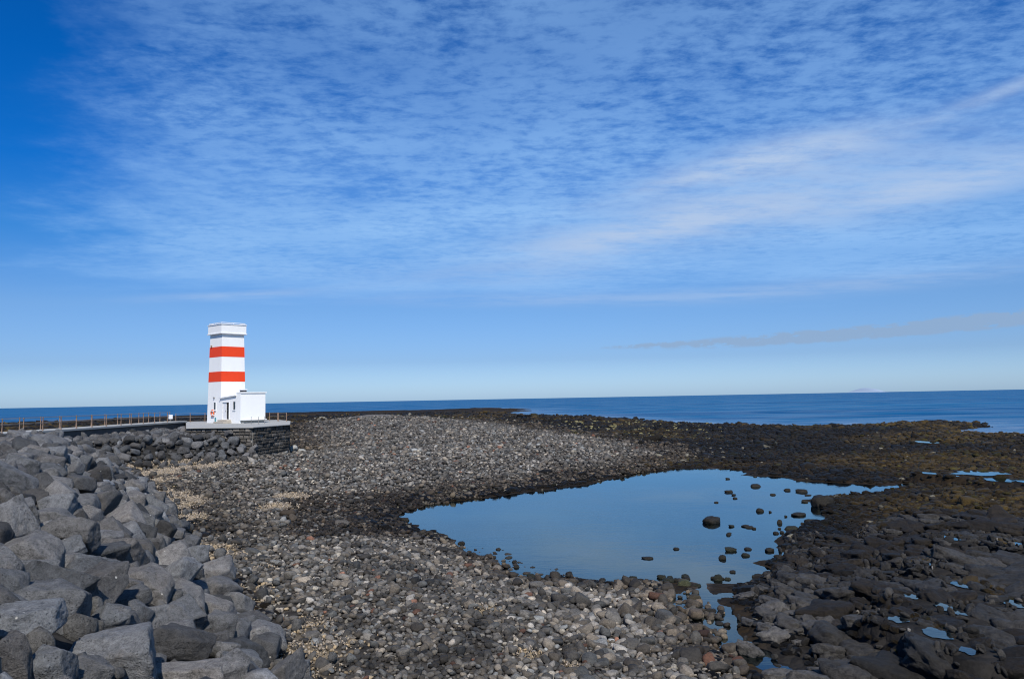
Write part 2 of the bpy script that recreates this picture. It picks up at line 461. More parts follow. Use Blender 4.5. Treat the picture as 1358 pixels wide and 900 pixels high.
def mat_water(name, opaque=False, bump_s=0.02, scale=1.2, floor=(0.8, 0.9, 0.92), rough=0.02):
    m, t, b = new_mat(name)
    pos = t.new('ShaderNodeNewGeometry').outputs['Position']
    if opaque:
        st = t.vmath('MULTIPLY', pos, (0.45, 1.0, 1.0))
        n = t.noise(st, 0.7, 5, 0.6, 0.4); n2 = t.noise(st, 0.07, 4, 0.6); n3 = t.noise(t.vmath('MULTIPLY', pos, (0.10, 1, 1)), 0.022, 3, 0.6)
        cc = t.mix(t.smooth(n3, 0.35, 0.65), (0.003, 0.068, 0.19), (0.008, 0.108, 0.25))
        # broken white water close in, along the reef edge
        a = t.new('ShaderNodeAttribute'); a.attribute_name = 'tint'
        fo = t.math('MULTIPLY', t.math('POWER', a.outputs['Fac'], 2.0), t.smooth(t.noise(t.vmath('MULTIPLY', pos, (0.25, 1, 1)), 0.35, 5, 0.7), 0.5, 0.62), clamp=True)
        cc = t.mix(fo, cc, (0.62, 0.66, 0.70))
        out = [x for x in t.n if x.type == 'OUTPUT_MATERIAL'][0]; t.n.remove(b)
        df = t.new('ShaderNodeBsdfDiffuse'); t.l.new(cc, df.inputs[0])
        gl = t.new('ShaderNodeBsdfGlossy'); gl.inputs['Roughness'].default_value = 0.22
        nb = t.bump(n, 1.0, bump_s); nb = t.bump(n2, 1.0, bump_s * 6, nb)
        t.l.new(nb, gl.inputs['Normal']); t.l.new(nb, df.inputs['Normal'])
        # steep little waves hide most of the mirror-like grazing reflection
        mx = t.new('ShaderNodeMixShader'); near = t.math('MULTIPLY', t.math('POWER', a.outputs['Fac'], 2.0), 0.75)
        t.l.new(t.math('ADD', t.math('MULTIPLY', t.smooth(n2, 0.35, 0.65, 0.03, 0.34), 1.0), near, clamp=True), mx.inputs[0]); t.l.new(df.outputs[0], mx.inputs[1]); t.l.new(gl.outputs[0], mx.inputs[2])
        t.l.new(mx.outputs[0], out.inputs[0])
        return m
    out = [x for x in t.n if x.type == 'OUTPUT_MATERIAL'][0]
    t.n.remove(b)
    tr = t.new('ShaderNodeBsdfTransparent'); tr.inputs[0].default_value = (*floor, 1)
    gl = t.new('ShaderNodeBsdfGlossy'); gl.inputs['Roughness'].default_value = rough; gl.inputs[0].default_value = (0.84, 1.0, 1.0, 1)
    fr = t.new('ShaderNodeFresnel'); fr.inputs['IOR'].default_value = 1.7
    n = t.noise(t.vmath('MULTIPLY', pos, (0.6, 1.3, 1)), scale, 4, 0.6)
    n = t.math('MULTIPLY', n, t.smooth(t.noise(pos, 0.14, 3), 0.35, 0.7, 0.15, 1.0))
    nb = t.bump(n, 1.0, bump_s)
    t.l.new(nb, gl.inputs['Normal']); t.l.new(nb, fr.inputs['Normal'])
    mx = t.new('ShaderNodeMixShader')
    t.l.new(fr.outputs[0], mx.inputs[0]); t.l.new(tr.outputs[0], mx.inputs[1]); t.l.new(gl.outputs[0], mx.inputs[2])
    t.l.new(mx.outputs[0], out.inputs[0])
    return m
M['sea'] = mat_water('sea_water', True, 0.10, rough=0.12)
M['pool'] = mat_water('still_pool_water', False, 0.010, 1.5, floor=(0.42, 0.68, 0.95))

def mat_plain(name, c, rough=0.6, var=0.12, scale=3.0, bump=0.2, bd=0.01, metal=0.0, streak=False):
    m, t, b = new_mat(name)
    pos = t.new('ShaderNodeTexCoord').outputs['Object']
    v = t.vmath('MULTIPLY', pos, (1, 1, 0.25)) if streak else pos
    n = t.noise(v, scale, 5, 0.65)
    k = t.math('ADD', t.math('MULTIPLY', t.math('SUBTRACT', n, 0.5), var * 2), 1.0)
    vc = t.new('ShaderNodeCombineXYZ')
    for i in range(3): t.put(vc.inputs[i], k)
    t.l.new(t.mix(1.0, (*c, 1), vc.outputs[0], 'MULTIPLY'), b.inputs['Base Color'])
    b.inputs['Roughness'].default_value = rough; b.inputs['Metallic'].default_value = metal
    t.l.new(t.bump(t.noise(pos, scale * 9, 4, 0.6), bump, bd), b.inputs['Normal'])
    return m
M['white'] = mat_plain('white_painted_concrete', (0.86, 0.86, 0.84), 0.6, 0.06, 1.2, streak=True)
M['trim'] = mat_plain('white_trim', (0.74, 0.75, 0.76), 0.6, 0.08)
M['red'] = mat_plain('red_orange_paint', (0.82, 0.055, 0.005), 0.55, 0.08, 1.5, streak=True)
M['concrete'] = mat_plain('pale_concrete', (0.33, 0.33, 0.31), 0.9, 0.2, 0.9, 0.4, 0.02)
M['step'] = mat_plain('step_concrete', (0.42, 0.38, 0.32), 0.9, 0.2)
M['mortar'] = mat_plain('wall_mortar', (0.26, 0.25, 0.23), 0.95, 0.4, 1.5, 0.6, 0.03)
M['glass'] = mat_plain('dark_window_glass', (0.03, 0.045, 0.05), 0.12, 0.1)
M['dark'] = mat_plain('opening_shade', (0.015, 0.015, 0.017), 0.8)  # near-black colour stands in for the shade inside openings
M['rust'] = mat_plain('rusty_galvanised_steel', (0.25, 0.165, 0.115), 0.7, 0.35, 5.0)
M['galv'] = mat_plain('galvanised_rail', (0.2, 0.19, 0.18), 0.55, 0.15)
M['buoy'] = mat_plain('orange_lifebuoy', (0.75, 0.14, 0.03), 0.5)
M['teal'] = mat_plain('teal_plastic', (0.05, 0.22, 0.26), 0.5)
M['snow'] = mat_plain('hazed_snow', (0.29, 0.37, 0.47), 1.0, 0.02)  # snow colour with the distance haze mixed in
M['shell'] = mat_stone('shell_gravel', 'attr', scale=3.0, bumpk=0.5, pits=False, rough=0.9)

# ------------------------------------------------------------------ GROUND: one sheet
def polar_grid(th, rr):
    T, RR = np.meshgrid(th, rr)
    return (RR * np.sin(T)), (RR * np.cos(T))
th_f = np.radians(np.linspace(-44, 44, 401))
th_b = np.radians(np.linspace(44, 316, 69))[1:-1]
th = np.concatenate([th_f, th_b])
rr = np.concatenate([np.linspace(0.4, 9, 12), np.geomspace(9.3, 560, 330), np.geomspace(600, 45000, 22)])
gx, gy = polar_grid(th, rr)
nr, nt = gx.shape
gz = ground_z(gx.ravel(), gy.ravel()).reshape(gx.shape)
gz[:11] = np.minimum(gz[:11], 3.2)
fx, fy = gx.ravel(), gy.ravel()
sco = sdist(COBBLE, fx, fy); sbe = sdist(BEDROCK, fx, fy); spl = sdist(POOL, fx, fy); sdb, _d = bank_h(fx, fy)
fr_ = np.hypot(fx, fy)

def tan_mask(x, y):
    """the dry shell-and-straw drift along the foot of the bank"""
    m = np.zeros(np.shape(x))
    for px, py, rx, ry in [(205, 626, 46, 3.0), (190, 640, 24, 3.5), (232, 655, 20, 4), (213, 670, 10, 7), (215, 690, 13, 8), (240, 706, 16, 5), (275, 755, 14, 7), (290, 775, 12, 5),
                           (330, 805, 14, 5), (345, 795, 22, 5), (390, 870, 22, 14), (345, 880, 18, 12), (370, 667, 26, 4), (385, 655, 30, 3), (820, 885, 26, 10), (760, 862, 24, 7), (700, 850, 24, 6), (310, 843, 12, 6),
                           (410, 895, 30, 10), (640, 800, 20, 4), (880, 880, 24, 6)]:
        c = at(px, py, 0.85)
        sx = rx * c[1] / FPX; c2 = at(px, py - ry, 0.85); sy = abs(c2[1] - c[1])
        m = np.maximum(m, np.exp(-((x - c[0]) / sx) ** 2 - ((y - c[1]) / sy) ** 2))
    dT = np.full(np.shape(x), 1e9)
    for i in range(len(TOE) - 2):
        ax, ay = TOE[i]; bx_, by_ = TOE[i + 1]; ex, ey = bx_ - ax, by_ - ay
        t = np.clip(((x - ax) * ex + (y - ay) * ey) / (ex * ex + ey * ey), 0, 1)
        dT = np.minimum(dT, np.hypot(x - ax - t * ex, y - ay - t * ey))
    strip = np.exp(-((dT - 0.9) / (0.8 + 0.025 * y)) ** 2) * np.clip(0.62 + 1.1 * fbm(x, y, 0.33, 4), 0, 1.1)
    return np.maximum(m, strip)

wn = fbm(fx, fy, 0.5, 4)
tc = np.zeros((len(fx), 3))
weedc = np.array([0.012, 0.009, 0.006]); weed2 = np.array([0.032, 0.019, 0.006])
k = sst(-0.2, 0.5, fbm(fx, fy, 0.06, 4))[:, None]
tc[:] = weedc * (1 - k) + weed2 * k
cob = np.array([0.115, 0.105, 0.095])
kc = sst(-0.6, 1.2, sco * (20 / np.maximum(fr_, 20)) + 0.9 * wn)[:, None]
kf = sst(60, 140, fr_)[:, None]
tc = tc * (1 - kc) + (cob * (0.42 + 0.8 * kf)) * kc
kb = sst(-0.5, 0.8, sbe + 0.6 * wn)[:, None]
tc = tc * (1 - kb) + np.array([0.020, 0.018, 0.016]) * kb
tm = tan_mask(fx, fy)[:, None]
tm = sst(0.35, 0.8, tm + 0.25 * wn[:, None])
tc = tc * (1 - tm) + np.array([0.30, 0.235, 0.15]) * tm
bk = (sdb > 0.3)[:, None]
tc = np.where(bk, np.array([0.025, 0.024, 0.023]), tc)  # ground below the boulders painted dark, as shade in the gaps
kp = (sst(0.8, 1.8, spl) * (1 - 0.75 * sst(22, 19, fr_)))[:, None]
tc = tc * (1 - kp) + (np.array([0.19, 0.155, 0.145]) * (0.75 + 1.0 * fbm(fx, fy, 0.8, 3)[:, None] + 0.6 * sst(30, 22, fr_)[:, None])) * kp
idx = np.arange(nr * nt).reshape(nr, nt)
a = idx[:-1, :]; b = idx[1:, :]
F = np.stack([a, np.roll(a, -1, 1), np.roll(b, -1, 1), b], -1).reshape(-1, 4)
V = np.stack([fx, fy, gz.ravel()], 1)
me = mesh_np('ground', V, F[:, ::-1], M['ground'], True, tc)
me.validate()
ground = link(bpy.data.objects.new('ground', me)); tag(ground, 'dark stony foreshore and pebble beach sheet', kind='structure')

# ------------------------------------------------------------------ SEA and POOLS
rs = np.concatenate([np.geomspace(60, 640, 170), np.geomspace(680, 45000, 40)])
sx, sy = polar_grid(th, rs)
scs = sdist(COAST, sx.ravel(), sy.ravel()).reshape(sx.shape)
keep = scs < 16
idx = np.arange(sx.size).reshape(sx.shape)
a = idx[:-1, :]; b = idx[1:, :]
q = np.stack([a, np.roll(a, -1, 1), np.roll(b, -1, 1), b], -1)
kq = keep.ravel()[q].all(-1)
F = q[kq][:, ::-1]
used, inv = np.unique(F, return_inverse=True)
V = np.stack([sx.ravel(), sy.ravel(), np.zeros(sx.size)], 1)[used]
foam = np.exp(-np.maximum(-scs.ravel()[used], 0) / 22.0) * 0.9
foam = foam * np.where(V[:, 0] < -20, 1.0, 0.75)
me = mesh_np('sea', V, inv.reshape(-1, 4), M['sea'], True, np.repeat(foam[:, None], 3, 1))
sea = link(bpy.data.objects.new('sea', me)); tag(sea, 'deep blue open sea to the horizon', kind='structure')

def sheet(name, poly_sd, x0, x1, y0, y1, z, step, mat):
    xs = np.arange(x0, x1, step); ys = np.arange(y0, y1, step)
    XX, YY = np.meshgrid(xs, ys)
    s = poly_sd(XX.ravel(), YY.ravel()).reshape(XX.shape)
    idx = np.arange(XX.size).reshape(XX.shape)
    q = np.stack([idx[:-1, :-1], idx[:-1, 1:], idx[1:, 1:], idx[1:, :-1]], -1)
    F = q[(s.ravel()[q] > 0).any(-1)]
    used, inv = np.unique(F, return_inverse=True)
    V = np.stack([XX.ravel(), YY.ravel(), np.full(XX.size, z)], 1)[used]
    return link(bpy.data.objects.new(name, mesh_np(name, V, inv.reshape(-1, 4), mat)))
o = sheet('tide_pool_water', lambda x, y: sdist(POOL, x, y) + 1.4, -16, 45, 13, 72, 0.0, 0.8, M['pool'])
tag(o, 'large still tide pool mirroring the blue sky', kind='structure')

pud_c = []
for i, (px, py, wx, hy) in enumerate(PUD):
    cxp, cyp, hw, hd, z = PW[i]; c = (cxp, cyp)
    pts = []
    for j in range(22):
        a_ = 2 * math.pi * j / 22
        rj = 1 + 0.5 * (mnoise.noise(Vector((math.cos(a_) * 1.6 + i * 9, math.sin(a_) * 1.6, 0))))
        pts.append((c[0] + hw * rj * math.cos(a_) * 1.15, c[1] + hd * rj * math.sin(a_) * 1.15, z))
    me = bpy.data.meshes.new('puddle'); me.from_pydata(pts, [], [tuple(range(22))]); me.materials.append(M['pool'])
    o = link(bpy.data.objects.new('puddle', me))
    tag(o, 'small still puddle between the dark shore rocks' if py > 690 else 'thin bright puddle among the seaweed flats', kind='structure')
    pud_c.append((c[0], c[1] - 0.25, hw * 1.15, hd * 1.15 + 0.3))
def near_puddle(x, y, r):
    m = np.zeros(np.shape(x), bool)
    for cx, cy, hw, hd in pud_c:
        m |= ((x - cx) / (hw + r * 0.75)) ** 2 + ((y - cy) / (hd + r * 0.75)) ** 2 < 1
    return m

# ------------------------------------------------------------------ stone shapes
import bmesh
def ico(sub):
    bm = bmesh.new(); bmesh.ops.create_icosphere(bm, subdivisions=sub, radius=1)
    V = np.array([v.co[:] for v in bm.verts]); F = np.array([[v.index for v in f.verts] for f in bm.faces])
    bm.free(); return V / np.linalg.norm(V, axis=1)[:, None], F
ICO = {s: ico(s) for s in (1, 2, 3, 4, 5)}

def rock_shape(sub, seed, planes=11, p=16, rough=0.05, rnd=0.0, hmin=0.74):
    g = np.random.default_rng(seed)
    D, F = ICO[sub]
    N = g.normal(size=(planes, 3)); N /= np.linalg.norm(N, axis=1)[:, None]
    N = np.vstack([N, [[1, 0, 0], [-1, 0, 0], [0, 1, 0], [0, -1, 0], [0, 0, 1], [0, 0, -1]] + g.normal(size=(6, 3)) * 0.16])
    N /= np.linalg.norm(N, axis=1)[:, None]
    H = g.uniform(hmin, 1.0, len(N))
    s = np.maximum(D @ N.T, 0) / H
    r = 1.0 / np.power(np.power(s, p).sum(1), 1.0 / p)
    r = r * (1 - rnd) + rnd * 0.9
    V = D * r[:, None]
    if rough > 0:
        off = Vector((seed * 3.7, seed * 1.3, 0))
        V2 = np.empty_like(V)
        for i, v in enumerate(V):
            q = Vector(v)
            d = mnoise.fractal(q * 1.7 + off, 0.8, 2.1, 4) * rough
            rd = 1 - abs(mnoise.noise(q * 2.6 + off * 2)) * 2
            d -= max(rd - 0.78, 0) * rough * 1.6        # shallow cracks
            V2[i] = v * (1 + d)
        V = V2
    return V, F

def euler_R(rx, ry, rz):
    cx, sx_, cy, sy_, cz, sz = np.cos(rx), np.sin(rx), np.cos(ry), np.sin(ry), np.cos(rz), np.sin(rz)
    Rm = np.empty((len(rx), 3, 3))
    Rm[:, 0, 0] = cz * cy; Rm[:, 0, 1] = cz * sy_ * sx_ - sz * cx; Rm[:, 0, 2] = cz * sy_ * cx + sz * sx_
    Rm[:, 1, 0] = sz * cy; Rm[:, 1, 1] = sz * sy_ * sx_ + cz * cx; Rm[:, 1, 2] = sz * sy_ * cx - cz * sx_
    Rm[:, 2, 0] = -sy_; Rm[:, 2, 1] = cy * sx_; Rm[:, 2, 2] = cy * cx
    return Rm

def mass(name, shapes, var, pos, rot, scl, tint, mat, label, vtint=0.0):
    """many stones joined into one piece of 'stuff'"""
    Vs, Fs, Ts = [], [], []; base = 0
    Rm = euler_R(rot[:, 0], rot[:, 1], rot[:, 2])
    for k, (SV, SF) in enumerate(shapes):
        m = np.where(var == k)[0]
        if not len(m): continue
        P = SV[None] * scl[m][:, None, :]
        P = np.einsum('nij,nvj->nvi', Rm[m], P) + pos[m][:, None, :]
        nv = len(SV)
        Vs.append(P.reshape(-1, 3))
        Fs.append((SF[None] + (np.arange(len(m)) * nv)[:, None, None]).reshape(-1, 3) + base)
        Ts.append(np.repeat(tint[m], nv, 0))
        base += nv * len(m)
    V = np.vstack(Vs); F = np.vstack(Fs); T = np.vstack(Ts)
    o = link(bpy.data.objects.new(name, mesh_np(name, V, F, mat, True, T)))
    tag(o, label, kind='stuff')
    return o, len(F)

def vis_pixels(P, rad, flat=1.0, sx=0.5):
    """rough painter's count of how many pixels of each stone stay in view"""
    px, py, dep = proj(P)
    W_, H_ = int(1358 * sx), int(900 * sx)
    buf = np.full((H_, W_), -1, np.int32)
    order = np.argsort(-dep)
    for i in order:
        if dep[i] < 1: continue
        r = rad[i] * FPX / dep[i] * sx
        cx, cy = px[i] * sx, py[i] * sx
        ry = max(r * flat, 0.5); r = max(r, 0.5)
        x0, x1 = int(max(0, cx - r)), int(min(W_, cx + r + 1)); y0, y1 = int(max(0, cy - ry)), int(min(H_, cy + ry + 1))
        if x0 >= x1 or y0 >= y1: continue
        yy, xx = np.mgrid[y0:y1, x0:x1]
        buf[y0:y1, x0:x1][((xx + .5 - cx) / r) ** 2 + ((yy + .5 - cy) / ry) ** 2 <= 1] = i
    c = np.bincount(buf[buf >= 0], minlength=len(P))
    return c / sx / sx

ORD = ['leftmost', 'second from left', 'third from left', 'fourth from left', 'fifth from left', 'sixth from left', 'seventh from left', 'eighth from left',
       'ninth from left', 'tenth from left', 'eleventh from left', 'twelfth from left']
def label_all(items, rows, cols, cat, group, spare):
    """items: (object, words, noun, pixel x, pixel y). Rows and columns name where it lies; look-alikes in one place are told apart in order."""
    lots = {}
    for it in items:
        rw = next(n_ for lim, n_ in rows if it[4] <= lim); cl = next(n_ for lim, n_ in cols if it[3] <= lim)
        lots.setdefault((it[1], it[2], rw, cl), []).append(it)
    for (wd, nn, rw, cl), L in lots.items():
        L.sort(key=lambda q: q[3])
        for k, it in enumerate(L):
            if len(L) == 1: s_ = f'{wd} {nn} {rw}, {cl}'
            else: s_ = f'{ORD[min(k, 11)] if k < len(L) - 1 or k < 2 else "rightmost"} {wd} {nn} {rw}, {cl}'
            tag(it[0], s_, cat, group)
            if len(s_.replace(',', '').split()) > 16: print('LONG', s_)

def dart(cx, cy, r, k=0.8, seeded=None, rmax=2.0):
    """keep stones large first so that neighbours only overlap a little"""
    cell = rmax * 2; grid = {}; acc = []
    def put(i, x, y, q): grid.setdefault((int(x // cell), int(y // cell)), []).append((x, y, q))
    if seeded is not None:
        for x, y, q in seeded: put(-1, x, y, q)
    for i in np.argsort(-r, kind='stable'):
        x, y, q = cx[i], cy[i], r[i]
        gx_, gy_ = int(x // cell), int(y // cell); ok = True
        for a_ in (-1, 0, 1):
            for b_ in (-1, 0, 1):
                for (X2, Y2, q2) in grid.get((gx_ + a_, gy_ + b_), ()):
                    if (X2 - x) ** 2 + (Y2 - y) ** 2 < (k * (q + q2)) ** 2: ok = False; break
                if not ok: break
            if not ok: break
        if ok: put(i, x, y, q); acc.append(i)
    return np.array(acc, int)

# ------------------------------------------------------------------ RUBBLE BANK of boulders
def hit(px, py, lift=0.0):
    d = ray(px, py)
    t = np.geomspace(4, 400, 3000)
    x, y, z = d[0] * t, d[1] * t, CAM_Z + d[2] * t
    g = ground_z(x, y) + lift
    i = np.argmax(z < g)
    return x[i], y[i], g[i]

# hand-placed boulders: centre px, width px, height px, shade, yaw, form word
HERO = [(14, 868, 62, 100, 0.085, 'upright'), (78, 795, 96, 78, 0.115, 'blocky'), (32, 822, 100, 60, 0.165, 'flat-topped'), (152, 862, 120, 84, 0.165, 'broad'),
        (66, 880, 72, 70, 0.13, 'sloping'), (118, 884, 66, 46, 0.10, 'ridged'), (248, 892, 104, 44, 0.18, 'smooth'), (232, 852, 112, 44, 0.06, 'long'),
        (346, 840, 72, 44, 0.17, 'rounded'), (374, 890, 46, 32, 0.085, 'flat'), (318, 885, 66, 46, 0.12, 'veined'), (14, 775, 44, 54, 0.10, 'rough'),
        (42, 730, 96, 62, 0.15, 'wide'), (128, 716, 72, 38, 0.16, 'flat'), (122, 760, 60, 62, 0.125, 'lumpy'), (192, 770, 90, 54, 0.145, 'slanting'),
        (165, 782, 52, 50, 0.115, 'knobbly'), (240, 790, 70, 48, 0.15, 'wedge-shaped'), (282, 806, 54, 34, 0.155, 'tapered'), (284, 798, 44, 30, 0.05, 'domed'),
        (288, 832, 58, 58, 0.12, 'craggy'), (222, 822, 60, 56, 0.14, 'leaning'), (240, 746, 34, 30, 0.15, 'squarish'), (180, 742, 52, 36, 0.12, 'rugged'),
        (150, 812, 54, 32, 0.12, 'low'), (330, 822, 44, 20, 0.08, 'slab-like'), (20, 680, 60, 56, 0.13, 'bulky'), (70, 688, 52, 48, 0.14, 'angular'),
        (110, 672, 48, 44, 0.12, 'steep'), (20, 640, 60, 40, 0.14, 'wide'), (72, 650, 46, 42, 0.15, 'blunt'), (300, 860, 36, 30, 0.13, 'small'), (28, 610, 44, 30, 0.14, 'humped'),
        (30, 582, 40, 20, 0.14, 'hunched'), (62, 588, 46, 26, 0.13, 'long')]
hx, hy_, hz, hr, hh, hs_, hf = [], [], [], [], [], [], []
for (px, py, wx, hyy, sh, fm) in HERO:
    x, y, z = hit(px, py, 0.28)
    d = math.hypot(x, y)
    hx.append(x); hy_.append(y); hz.append(z - 0.08); hr.append(wx / 2 * y / FPX * 1.12); hh.append(hyy / 2 * y / FPX); hs_.append(sh); hf.append(fm)
NHERO = len(hx)
nb = 34000
cx = rng.uniform(-42, 5, nb); cy = rng.uniform(3, 93, nb)
m = sdist(BANK, cx, cy) > -0.25
cx, cy = cx[m], cy[m]; cz = ground_z(cx, cy)
m = in_view(cx, cy, cz + 0.3, 160); cx, cy, cz = cx[m], cy[m], cz[m]
r = np.clip(rng.lognormal(math.log(0.34), 0.33, len(cx)), 0.19, 0.58)
r = np.where(cy > 55, np.minimum(r, 0.50) * 0.95, np.where(cy > 19, r * 0.92, r))
# keep the far slope off the masonry and path
acc = dart(cx, cy, r, 0.69, [(a_, b_, c_) for a_, b_, c_ in zip(hx, hy_, hr)], 1.0)
bx, by, br = cx[acc], cy[acc], r[acc]
bz = cz[acc] + br * rng.uniform(0.0, 0.85, len(acc))
# a second layer of smaller stones in the gaps
cx = rng.uniform(-42, 5, 12000); cy = rng.uniform(3, 93, 12000)
m = (cy > 50) | (rng.random(12000) < 0.35); cx, cy = cx[m], cy[m]
m = sdist(BANK, cx, cy) > -1.1
cx, cy = cx[m], cy[m]; r2 = rng.uniform(0.12, 0.26, len(cx)); cz = ground_z(cx, cy)
m = in_view(cx, cy, cz, 80); cx, cy, cz, r2 = cx[m], cy[m], cz[m], r2[m]
acc = dart(cx, cy, r2, 0.80, None, 1.0)
sx2, sy2, sr2, sz2 = cx[acc], cy[acc], r2[acc], cz[acc] + 0.16
BX = np.concatenate([hx, bx]); BY = np.concatenate([hy_, by]); BZ = np.concatenate([hz, bz]); BR = np.concatenate([hr, br])
nB = len(BX)
lum = np.clip(rng.normal(0.15, 0.06, nB), 0.05, 0.27); lum[:NHERO] = np.array(hs_) * 1.25; lum = np.where(BY > 52, lum * 0.75, lum)
warm = rng.uniform(-1, 1, nB)
BT = np.stack([lum * (1 + 0.05 * warm), lum, lum * (1 - 0.05 * warm) * 1.02], 1)
BS = np.stack([BR * rng.uniform(0.9, 1.25, nB), BR * rng.uniform(0.75, 1.05, nB), BR * rng.uniform(0.55, 0.9, nB)], 1)
BS[:NHERO, 0] = BR[:NHERO]; BS[:NHERO, 1] = BR[:NHERO] * 0.85; BS[:NHERO, 2] = np.clip(np.array(hh), BR[:NHERO] * 0.5, BR[:NHERO] * 1.2)
BRT = np.stack([rng.normal(0, 0.55, nB), rng.normal(0, 0.5, nB), rng.uniform(0, 6.28, nB)], 1)
BRT[:NHERO, 2] = rng.uniform(-0.45, 0.45, NHERO) + 0.45; BRT[:NHERO, :2] = rng.normal(0.06, 0.17, (NHERO, 2))
vis = vis_pixels(np.stack([BX, BY, BZ], 1), BR * 0.95, 0.75)
order = np.argsort(-vis)
top = [i for i in order if vis[i] > 12][:300]; far_r = BY > 52
SH5 = [rock_shape(5, 100 + i, 7, 70, 0.065, hmin=0.62) for i in range(8)]
SH4 = [rock_shape(4, 130 + i, 7, 60, 0.06, hmin=0.62) for i in range(10)]
SH3 = [rock_shape(3, 200 + i, 6, 50, 0.05, hmin=0.6) for i in range(14)]
ME5 = [mesh_np('boulder', V, F, M['boulder']) for V, F in SH5]
ME4 = [mesh_np('boulder', V, F, M['boulder']) for V, F in SH4]
ME3 = [mesh_np('boulder', V, F, M['boulder']) for V, F in SH3]
FORMS = ['angular', 'blocky', 'rough', 'wedge-shaped', 'slanting', 'craggy', 'blunt', 'lumpy']
def shade(l):
    return 'pale grey' if l > 0.185 else 'mid grey' if l > 0.14 else 'dark grey' if l > 0.09 else 'blackish'
items = []
for i in top:
    P = np.array([BX[i], BY[i], BZ[i]]); dep = BY[i]; wpx = 2 * BR[i] * FPX / dep
    mesh = random.choice(ME5) if wpx > 58 else random.choice(ME4) if wpx > 26 else random.choice(ME3)
    o = link(bpy.data.objects.new('boulder', mesh))
    o.location = P; o.rotation_euler = BRT[i]; o.scale = BS[i]; o.color = (*BT[i], 1)
    szw = 'huge' if wpx > 80 else 'large' if wpx > 45 else 'medium' if wpx > 26 else 'small' if wpx > 16 else 'tiny'
    q = BS[i]; form = 'tall' if q[2] > 0.85 * q[0] else 'flat' if q[2] < 0.52 * q[0] else 'long' if q[1] < 0.68 * q[0] else 'tilted' if abs(BRT[i, 0]) + abs(BRT[i, 1]) > 0.75 else 'squat' if q[2] < 0.66 * q[0] else 'blocky'
    qx_, qy_, _ = proj(P); items.append((o, f'{szw} {shade(lum[i])} {form}', 'boulder', qx_[0], qy_[0]))
label_all(items, [(578, 'on the far crest'), (592, 'just below crest'), (606, 'high on the bank'), (625, 'on the upper bank'), (650, 'on upper middle bank'), (680, 'on the middle bank'), (715, 'on lower middle bank'), (755, 'low on the bank'),
                  (800, 'very low on bank'), (845, 'just above bottom edge'), (9999, 'at bottom edge')],
          [(25, 'at the left edge'), (60, 'near the left edge'), (105, 'left of mid-slope'), (150, 'at mid-slope'), (195, 'right of centre'), (240, 'towards the pebbles'), (290, 'below the tower'), (9999, 'at the pebble margin')],
          'boulder', 'boulders of the rubble bank', None)
rest = np.array([i for i in range(nB) if i not in set(top)])
tri = 0
mp = np.concatenate([np.stack([BX, BY, BZ], 1)[rest], np.stack([sx2, sy2, sz2], 1)])
ms = np.concatenate([BS[rest], np.stack([sr2, sr2 * 0.85, sr2 * 0.7], 1)])
mr = np.concatenate([BRT[rest], rng.uniform(0, 6.28, (len(sx2), 3))])
l2 = np.clip(rng.normal(0.12, 0.03, len(sx2)), 0.06, 0.22)
l2 = np.where(sy2 > 52, l2 * 0.6, l2); mt = np.concatenate([BT[rest], np.stack([l2, l2 * 0.98, l2 * 0.95], 1)])
SH2 = [rock_shape(2, 300 + i, 6, 40, 0.03, hmin=0.6) for i in range(12)]
o, n = mass('smaller_bank_boulders', SH2, rng.integers(0, 12, len(mp)), mp, mr, ms, mt, M['boulder_mass'], 'smaller grey boulders wedged between the big ones of the bank'); tri += n
print('boulders', nB, 'small', len(sx2), 'tris', n)

# ------------------------------------------------------------------ COBBLES
def rings(r0, r1, size, fill, a0=-41, a1=41):
    X, Y, S = [], [], []
    r = r0
    while r < r1:
        s = size(r); st = s * fill(r)
        ths = np.arange(R(a0), R(a1), st / r)
        n = len(ths)
        t = ths + rng.uniform(-0.5, 0.5, n) * st / r; q = r + rng.uniform(-0.5, 0.5, n) * st
        X.append(q * np.sin(t)); Y.append(q * np.cos(t)); S.append(np.full(n, s))
        r += st
    return np.concatenate(X), np.concatenate(Y), np.concatenate(S)

X, Y, S = rings(10, 225, lambda r: 0.092 + 0.0033 * r, lambda r: 0.82 + 0.0042 * r)
sco = sdist(COBBLE, X, Y); spl = sdist(POOL, X, Y); sdb = sdist(BANK, X, Y); rr_ = np.hypot(X, Y)
sp2 = sdist(PLAT, X, Y)
nz = fbm(X, Y, 0.4, 4)
m = (sco * (20 / np.maximum(rr_, 20)) + 1.0 * nz > -0.5) & (sdb < 0.15) & ((spl < 0.12 + 0.45 * nz) | ((spl < 2.2) & (rr_ < 33) & (rng.random(len(X)) < np.where(rr_ < 24, 0.55, 0.3)))) & (sp2 < -0.1)
X, Y, S, sco, spl, rr_ = X[m], Y[m], S[m], sco[m], spl[m], rr_[m]
tmk = tan_mask(X, Y)
m = rng.random(len(X)) > np.clip(tmk * 1.1 - 0.15, 0, 0.72)
X, Y, S, sco, spl, rr_, tmk = [q[m] for q in (X, Y, S, sco, spl, rr_, tmk)]
Z = ground_z(X, Y)
m = in_view(X, Y, Z, 100)
X, Y, Z, S, sco, spl, rr_, tmk = [q[m] for q in (X, Y, Z, S, sco, spl, rr_, tmk)]
n = len(X)
sz = S * rng.lognormal(-0.05, 0.30, n)
